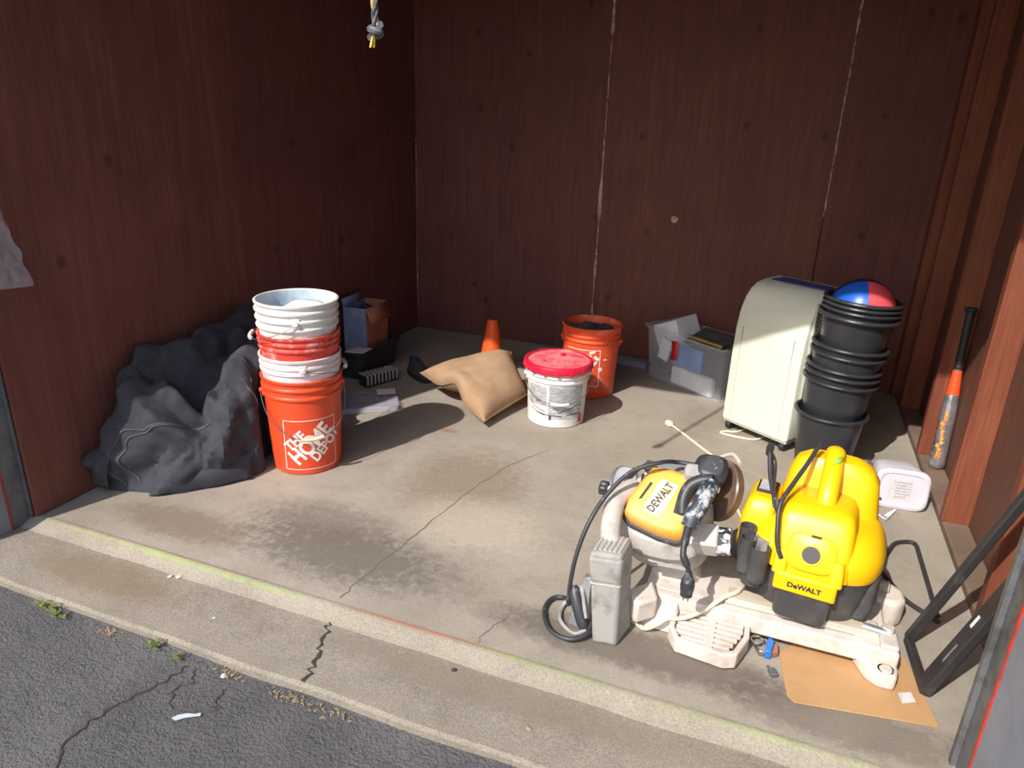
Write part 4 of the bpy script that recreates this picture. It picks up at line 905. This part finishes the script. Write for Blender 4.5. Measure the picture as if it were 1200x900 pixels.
# handle
hp = smooth_path([(.006, -.045, .283), (.006, -.02, .322), (.006, .03, .362), (.005, .085, .385), (.004, .12, .372)], 6)
k = MB(); k.tube(hp, .025, 18, flat=.72); obj('handle', k, 'vac_yellow', **V)
lf_ = [Vector((.0, .018, .379)), Vector((.02, .03, .384)), Vector((.03, .055, .394)), Vector((.012, .045, .393))]
k = MB(); k.add(lf_, [(0, 1, 2, 3)]); o = obj('green_leaf', k, 'leaf_green', world=False, solid=.001); o.matrix_basis = vt.matrix_basis.copy(); tag(o, 'small green leaf lying on the vacuum handle', 'leaf')
# tool pod
k = MB(); k.loft([(.13, -.155, -.005, .045, .085, 6), (.22, -.153, .0, .044, .08, 6), (.258, -.147, .005, .040, .07, 5), (.27, -.145, .01, .032, .058, 5)], 32); pod = obj('side_pod', k, 'vac_yellow', bevel=.002, **V)
k = MB(); k.box(-.172, -.118, -.02, .045, .262, .280); lb = obj('warning_label', k, 'black_rubber', pod, bevel=.004)
for i in range(7):
    k = MB(); y = .036-.0085*i; k.box(-.166, -.166+(.040 if i % 3 else .03), y-.0018, y+.0018, .280, .2806); obj('label_line', k, 'paper_white', lb, smooth=False)
k = MB(); k.loft([(.05, -.135, -.115, .030, .036, 3), (.10, -.138, -.115, .034, .042, 3), (.15, -.140, -.115, .036, .044, 3), (.16, -.140, -.112, .034, .042, 3)], 32); pt = obj('accessory_holder', k, 'vac_black', **V)
for x, y, z, r in ((-.168, -.105, .205, .022), (-.158, -.142, .192, .021), (-.124, -.163, .186, .025)):
    k = MB(); k.lathe([(0, z-.03), (r*.84, z-.03), (r*.9, z), (r, z), (r, z-.10), (0, z-.10)], 24, mtx=Matrix.Translation((x, y, 0))); h_ = obj('accessory_port', k, 'vac_black', pt)
k = MB(); k.loft([(.165, -.125, -.12, .022, .03, 4), (.19, -.125, -.118, .021, .028, 4)], 20); obj('dust_ledge', k, 'vac_dusty', pt)
VW = dict(parent=vt, world=True)
k = MB(); k.tube(smooth_path([(.178, 1.955, .508), (.15, 1.885, .472), (.124, 1.835, .437), (.096, 1.775, .394), (.098, 1.738, .34), (.105, 1.722, .30), (.118, 1.715, .272)], 6), .0062, 10); vc = obj('power_cord', k, 'saw_black', **VW)
k = MB(); k.tube(smooth_path([(.052, 1.92, .475), (.062, 1.87, .428), (.075, 1.82, .40), (.09, 1.778, .385)], 6), .0062, 10); obj('cord_strand', k, 'saw_black', vc, world=True)
k = MB(); k.tube(smooth_path([(.052, 1.92, .475), (.07, 1.92, .44), (.075, 1.85, .40), (.085, 1.79, .375)], 6), .0062, 10); obj('cord_strand', k, 'saw_black', vc, world=True)
k = MB(); k.tube([(.05, 1.925, .462), (.052, 1.918, .482), (.053, 1.914, .497)], [.008, .011, .009], 12); obj('cord_plug', k, 'saw_black', vc, world=True)
k = MB(); k.tube([(.086, 1.785, .40), (.094, 1.772, .375)], .0095, 10); obj('cord_tie', k, 'saw_black', vc, world=True)

# ------------------------------------------------------------------ cardboard sheet, key ring with blue tape
k = MB(); k.prism([(.155, 1.69), (.178, 1.535), (.195, 1.518), (.515, 1.572), (.47, 1.80), (.24, 1.81)], 0.0006, .0042)
cbd = tag(obj('cardboard_sheet', k, 'cardboard', bevel=.001), 'flat brown cardboard sheet under the corner foot of the saw', 'cardboard')
k = MB(); k.prism([(.435, 1.652), (.466, 1.668), (.474, 1.637), (.442, 1.618)], .0043, .0048); obj('sticker', k, 'label_paper', cbd, smooth=False)
kt = thing('tape_measure', 'small blue and steel gadget with wire ring near the saw plate', 'gadget', (.12, 1.69, 0))
k = MB(); k.prism([(.09, 1.685), (.104, 1.655), (.14, 1.66), (.135, 1.695)], .001, .018); obj('body', k, 'chrome', kt, world=True, bevel=.003)
k = MB(); k.prism([(.118, 1.652), (.134, 1.652), (.140, 1.70), (.128, 1.715), (.122, 1.70)], .001, .028); obj('blue_band', k, 'blue_tape', kt, world=True, bevel=.003)
k = MB(); k.prism([(.136, 1.66), (.152, 1.67), (.150, 1.70), (.139, 1.702)], .002, .02); obj('end_cap', k, 'cardboard_brown', kt, world=True, bevel=.003)
k = MB(); k.tube([(.0955+.015*math.cos(a), 1.693+.015*math.sin(a), .0225+.001*math.sin(a)) for a in [2*PI*i/24 for i in range(24)]], .0028, 6, closed=True); obj('ring', k, 'chrome', kt, world=True)
k = MB(); k.box(-.009, .009, -.013, .013, .001, .012, Matrix.Translation((.142, 1.60, 0)) @ Matrix.Rotation(.4, 4, 'Z')); k.box(-.004, .004, .012, .03, .001, .005, Matrix.Translation((.140, 1.598, 0)) @ Matrix.Rotation(.4, 4, 'Z'))
tag(obj('metal_clip', k, 'pier_metal', bevel=.002), 'small grey metal clip on the floor at the cardboard edge', 'clip')

# ------------------------------------------------------------------ translucent tub on its side, hanger, cloth
jt = thing('plastic_tub', 'white translucent plastic tub lying on its side by the wall', 'tub', (.545, 2.70, 0), .08)
def jl(secs, m, name, par=jt): 
    k = MB(); k.loft(secs, 48, mtx=frame_mtx((0, 0, .078), (1, 0, 0), (0, -1, .12))); return obj(name, k, m, par)
jl([(-.155, 0, .004, .068, .056, 4.5), (-.14, 0, .002, .078, .064, 4.5), (-.03, 0, 0, .087, .073, 4.5), (0, 0, 0, .088, .074, 4.5)], 'milky_jug', 'body')
ld = jl([(-.012, 0, 0, .092, .0775, 4.5), (.006, 0, 0, .0925, .078, 4.5), (.011, 0, 0, .087, .072, 4.5), (.011, 0, 0, .077, .062, 4.5), (.007, 0, 0, .073, .058, 4.5)], 'milky_lid', 'lid')
jm = frame_mtx((0, 0, .078), (1, 0, 0), (0, -1, .12))
k = MB(); k.box(-.045, .035, -.035, .038, .0072, .0082, jm); lb2 = obj('label_sticker', k, 'label_paper', ld, smooth=False)
for i in range(6):
    k = MB(); k.box(-.022, .028-.01*(i % 2), .028-.011*i-.002, .028-.011*i+.002, .0083, .0088, jm); obj('print_line', k, 'label_mid', lb2, smooth=False)
k = MB(); k.lathe([(0, .0125), (.005, .0125), (.006, .008)], 14, mtx=jm @ Matrix.Translation((-.066, -.045, 0))); obj('vent_plug', k, 'label_dark', ld)
hg = thing('plastic_hook', 'bent white plastic strap on the floor beside the tub', 'strap', (.47, 2.62, 0))
k = MB(); k.tube(smooth_path([(.412, 2.83, .008), (.428, 2.76, .008), (.434, 2.69, .008), (.447, 2.662, .008), (.458, 2.67, .008)], 5), .0075, 8, flat=.6); obj('hook_arm', k, 'paper_white', hg, world=True)
k = MB(); k.tube([(.43, 2.66, .008), (.462, 2.60, .008), (.492, 2.585, .008), (.535, 2.666, .008)], [.009, .012, .012, .004], 8, flat=.5); obj('strap_arm', k, 'paper_white', hg, world=True)
k = MB(); k.grid(lambda u, v: (.402+.09*u, 2.872+.19*v, .004+.03*abs(noise.noise(Vector((u*4, v*5, 6))))+.03*math.sin(PI*u)*math.sin(PI*v)), 16, 20)
tag(obj('purple_rag', k, 'cloth_purple', solid=.003), 'crumpled purple grey rag on the floor behind the vacuum', 'rag')

# ------------------------------------------------------------------ baseball bat
p0, p1 = Vector((.727, 3.085, .030)), Vector((.725, 3.180, .685)); ax = (p1-p0); L = ax.length; bm4 = frame_mtx(p0, (-.3, -1, 0), ax)
bt2 = thing('baseball_bat', 'silver and orange baseball bat leaning on the right wall', 'bat', tuple(p0))
k = MB(); k.lathe([(0, .0), (.022, 0), (.0275, .006), (.029, .02), (.029, .22), (.0275, .27), (.025, .31)], 28, cap1=True, mtx=bm4); brl = obj('barrel', k, 'bat_silver', bt2, world=True)
k = MB(); k.lathe([(.0251, .31), (.021, .36), (.0165, .41)], 24, True, True, mtx=bm4); obj('taper', k, 'bat_orange', bt2, world=True)
gpz = [(.0165, .41)]
for i in range(14): z = .415+.0165*i; gpz += [(.0140, z), (.0158, z+.004), (.0158, z+.011), (.0140, z+.0155)]
k = MB(); k.lathe(gpz+[(.014, L-.02), (.022, L-.014), (.023, L-.006), (.016, L), (0, L)], 22, mtx=bm4); obj('grip_tape', k, 'black_rubber', bt2, world=True)
rnd = random.Random(5)
for i in range(13):
    z = .05+.0155*i; a0 = math.radians(-8+rnd.uniform(-14, 14)); hw = rnd.uniform(.22, .42); k = MB(); zz = z
    pts = [(a0-hw, zz-.004), (a0-.1, zz-.009), (a0+hw*.5, zz-.003), (a0+hw, zz+.008), (a0+.08, zz+.004), (a0-hw*.5, zz+.011)]
    k.add([bm4 @ Vector((.0296*math.cos(a), .0296*math.sin(a), z2)) for a, z2 in pts], [tuple(range(6))]); obj('flame_print', k, 'bat_flame', brl, world=True, smooth=False)
for i in range(6):
    z = .035+.03*i; a0 = math.radians(-62); k = MB()
    k.add([bm4 @ Vector((.0296*math.cos(a), .0296*math.sin(a), z2)) for a, z2 in ((a0-.12, z), (a0+.12, z+.003), (a0+.14, z+.014), (a0-.1, z+.017))], [(0, 1, 2, 3)]); obj('dark_print', k, 'bat_dark', brl, world=True, smooth=False)

# ------------------------------------------------------------------ black metal frame and bent rod
ft = thing('leg_stand', 'black steel table leg stand leaning against the right wall by the doorway', 'stand', (.487, 1.77, 0))
d = Vector((.138, -.06, .5)); a = Vector((.484, 1.878, .012)); b = Vector((.497, 1.668, .014)); F = dict(parent=ft, world=True)
def bar(p, q, w_, h_, side):
    p, q = Vector(p), Vector(q); m4 = frame_mtx(p, side, q-p); k = MB(); k.box(-w_/2, w_/2, -h_/2, h_/2, 0, (q-p).length, m4); return k
side = (b-a).normalized()
obj('leg', bar(a, a+d*1.36, .026, .022, side), 'black_metal', bevel=.004, **F)
lg2 = obj('leg', bar(b+Vector((0, .02, 0)), b+Vector((0, .02, 0))+d*1.28, .052, .022, side), 'black_metal', bevel=.003, **F)
obj('cross_bar', bar(a+Vector((0, 0, .0)), b, .02, .022, d), 'black_metal', bevel=.004, **F)
k = bar(b+d*.43+Vector((-.0125, .02, .004)), b+d*.50+Vector((-.0125, .02, .004)), .008, .002, side); obj('maker_sticker', k, 'paper_white', lg2, world=True)
k = bar(b+d*.2+Vector((-.0125, .012, .003)), b+d*.32+Vector((-.0125, .012, .003)), .004, .002, side); obj('scratch_mark', k, 'saw_silver', lg2, world=True)
rt = thing('bent_rod', 'bent black steel rod loop lying on the concrete beside the leg stand', 'rod', (.52, 2.2, 0))
def rounded(pts, r=.03):
    out = [Vector(pts[0])]
    for i in range(1, len(pts)-1):
        p, a_, b_ = Vector(pts[i]), Vector(pts[i-1]), Vector(pts[i+1])
        u = p+(a_-p).normalized()*r; v = p+(b_-p).normalized()*r
        out += [u.lerp(p, t).lerp(p.lerp(v, t), t) for t in (0, .25, .5, .75, 1)]
    return out+[Vector(pts[-1])]
k = MB(); k.tube(rounded([(.40, 2.22, .0075), (.445, 2.245, .0075), (.508, 2.42, .0075), (.575, 2.452, .0075), (.578, 2.03, .0075)], .035), .0072, 10); obj('long_bend', k, 'black_metal', rt, world=True)
k = MB(); k.tube(rounded([(.44, 2.23, .0075), (.50, 2.07, .0075), (.578, 2.0, .0075)], .03), .0072, 10); obj('short_bend', k, 'black_metal', rt, world=True)

# ------------------------------------------------------------------ hanging film, rope
k = MB()
def film(u, v):
    z = 1.02-.24*v; x = -2.203+.012+.02*abs(noise.noise(Vector((u*3, v*4, 2)))); y = 1.39+.115*u*(.55+.55*v)+.012*noise.noise(Vector((u*5, v*6, 9)))
    return (x, y, z+.02*u-.03*u*v)
k.grid(film, 16, 20); tag(obj('plastic_film', k, 'clear_film', auto=30), 'torn scrap of clear plastic film hanging on the left wall', 'plastic film')
rp = thing('pull_rope', 'knotted grey and yellow pull rope hanging from the header', 'rope', (-.882, 1.455, 1.45))
for s in range(3):
    pts = []
    for i in range(121):
        z = 1.487+(2.338-1.487)*i/120; a_ = 2*PI*s/3+i*.62; pts.append((-.882+.004*math.cos(a_), 1.455+.004*math.sin(a_), z))
    obj('strand', MB().tube(pts, .0042, 6), 'rope_yellow' if s == 0 else 'rope_grey', rp, world=True)
kp = [(-.882+.011*math.cos(t*.52*1.0)*1.0, 1.455+.009*math.sin(t*.52), 1.489-.0013*t) for t in range(20)]
obj('knot', MB().tube(kp, .008, 8), 'rope_grey', rp, world=True)
for i in range(7):
    dx, dy = random.uniform(-.01, .004), random.uniform(-.007, .007); obj('frayed_end', MB().tube([(-.884+dx*.4, 1.455+dy*.4, 1.47), (-.884+dx*.9, 1.455+dy, 1.456), (-.885+dx*1.2, 1.455+dy*1.1, 1.448+random.uniform(-.004, .004))], .0021, 5), 'rope_yellow', rp, world=True)

# ------------------------------------------------------------------ weeds, litter, pebbles along the kerb
def zg(x, y): return -.046+.008*noise.noise(Vector((x*1.3, y*1.3, 0)))+.003*noise.noise(Vector((x*7, y*7, 0)))
def weed(x, y, n, sp_, label, seed):
    rnd = random.Random(seed); t = thing('weed', label, 'weed', (x, y, zg(x, y)), group=None)
    stems = MB()
    for i in range(n):
        a_ = rnd.uniform(0, 2*PI); L_ = rnd.uniform(.4, 1)*sp_; h_ = rnd.uniform(.008, .028)
        tip = Vector((math.cos(a_)*L_*1.6, math.sin(a_)*L_*.7, h_)); stems.tube([(0, 0, .001), tip*.5+Vector((0, 0, .006)), tip], .0009, 5)
        for j in range(5):
            b_ = rnd.uniform(0, 2*PI); c = tip*rnd.uniform(.5, 1)+Vector((rnd.uniform(-.004, .004), rnd.uniform(-.004, .004), .002)); l = rnd.uniform(.004, .008); u = Vector((math.cos(b_), math.sin(b_), rnd.uniform(0, .6)))*l; v = Vector((-math.sin(b_), math.cos(b_), .2))*l*.45
            k = MB(); k.add([c, c+u*.5+v, c+u, c+u*.5-v+Vector((0, 0, .001))], [(0, 1, 2, 3)]); obj('leaf', k, 'weed_green', t, smooth=False)
    obj('stems', stems, 'weed_green', t)
weed(-1.80, 1.096, 16, .034, 'largest green weed growing in the crack beside the kerb', 1)
weed(-1.75, 1.085, 10, .026, 'green weed touching the largest weed beside the kerb', 2)
weed(-1.40, 1.096, 12, .022, 'bushy green weed beside the kerb near the forked asphalt crack', 3)
weed(-1.318, 1.085, 6, .014, 'smallest green weed beside the kerb near the asphalt crack', 4)
def litter(x, y, n, sx, label, seed):
    rnd = random.Random(seed); k = MB()
    for i in range(n):
        c = Vector((x+rnd.gauss(0, sx), y+rnd.gauss(0, .008), zg(x, y)+rnd.uniform(.001, .006))); b_ = rnd.uniform(0, PI); l = rnd.uniform(.003, .009); u = Vector((math.cos(b_), math.sin(b_), rnd.uniform(-.3, .3)))*l; v = Vector((-math.sin(b_), math.cos(b_), 0))*l*.3
        k.add([c-u, c+v, c+u, c-v], [(0, 1, 2, 3)])
    o = obj('leaf_litter', k, 'dry_leaf', smooth=False); tag(o, label, 'leaf litter', kind='stuff')
litter(-1.565, 1.095, 60, .022, 'dry brown leaf litter between the two green weeds', 1)
litter(-1.155, 1.10, 50, .02, 'dry leaf litter at the kerb edge past the small weed', 2)
litter(-.96, 1.095, 50, .03, 'dry leaf litter at the foot of the apron crack', 3)
litter(-.85, 1.095, 30, .04, 'sparse dry leaf litter along the kerb edge', 4)
def pebble(x, y, z, r, m, label, sq=.5):
    k = MB(); k.loft([(0, 0, 0, r*.6, r*.5, 2), (r*sq*.5, 0, 0, r, r*.8, 2.2), (r*sq, 0, 0, r*.6, r*.5, 2)], 10)
    o = obj('pebble', k, m); o.location = (x, y, z); o.rotation_euler = (0, 0, x*9); tag(o, label, 'pebble')
pebble(-1.55, 1.335, -.017, .012, 'pebble', 'flat pale stone chip lying on the apron below the green line', .3)
pebble(-1.575, 1.325, -.017, .009, 'pebble', 'smaller pale chip beside the flat stone on the apron', .3)
pebble(-1.32, 1.23, -.019, .005, 'pebble', 'tiny white pebble on the apron')
pebble(-.62, 1.31, -.018, .008, 'crack', 'small dark stone on the apron before the saw')
pebble(-.38, 1.21, -.019, .008, 'dry_leaf', 'small tan crumb on the apron')
pebble(-1.165, 1.09, zg(-1.165, 1.09), .009, 'paper_scrap', 'pale chip in the kerb joint among the leaves')
pebble(-.56, .98, zg(-.56, .98), .006, 'dry_leaf', 'tan crumb lying on the dark asphalt')
k = MB(); pp = [(-.028, -.008), (-.018, .004), (0, .012), (.02, .014), (.03, .02), (.034, .012), (.018, .006), (.004, .0), (-.014, -.012)]
k.prism(pp, .0, .0012); o = obj('paper_scrap', k, 'paper_scrap', smooth=False); o.location = (-1.15, .945, zg(-1.15, .945)+.004); o.rotation_euler = (0, 0, .2); tag(o, 'torn pale paper scrap lying on the asphalt', 'paper')
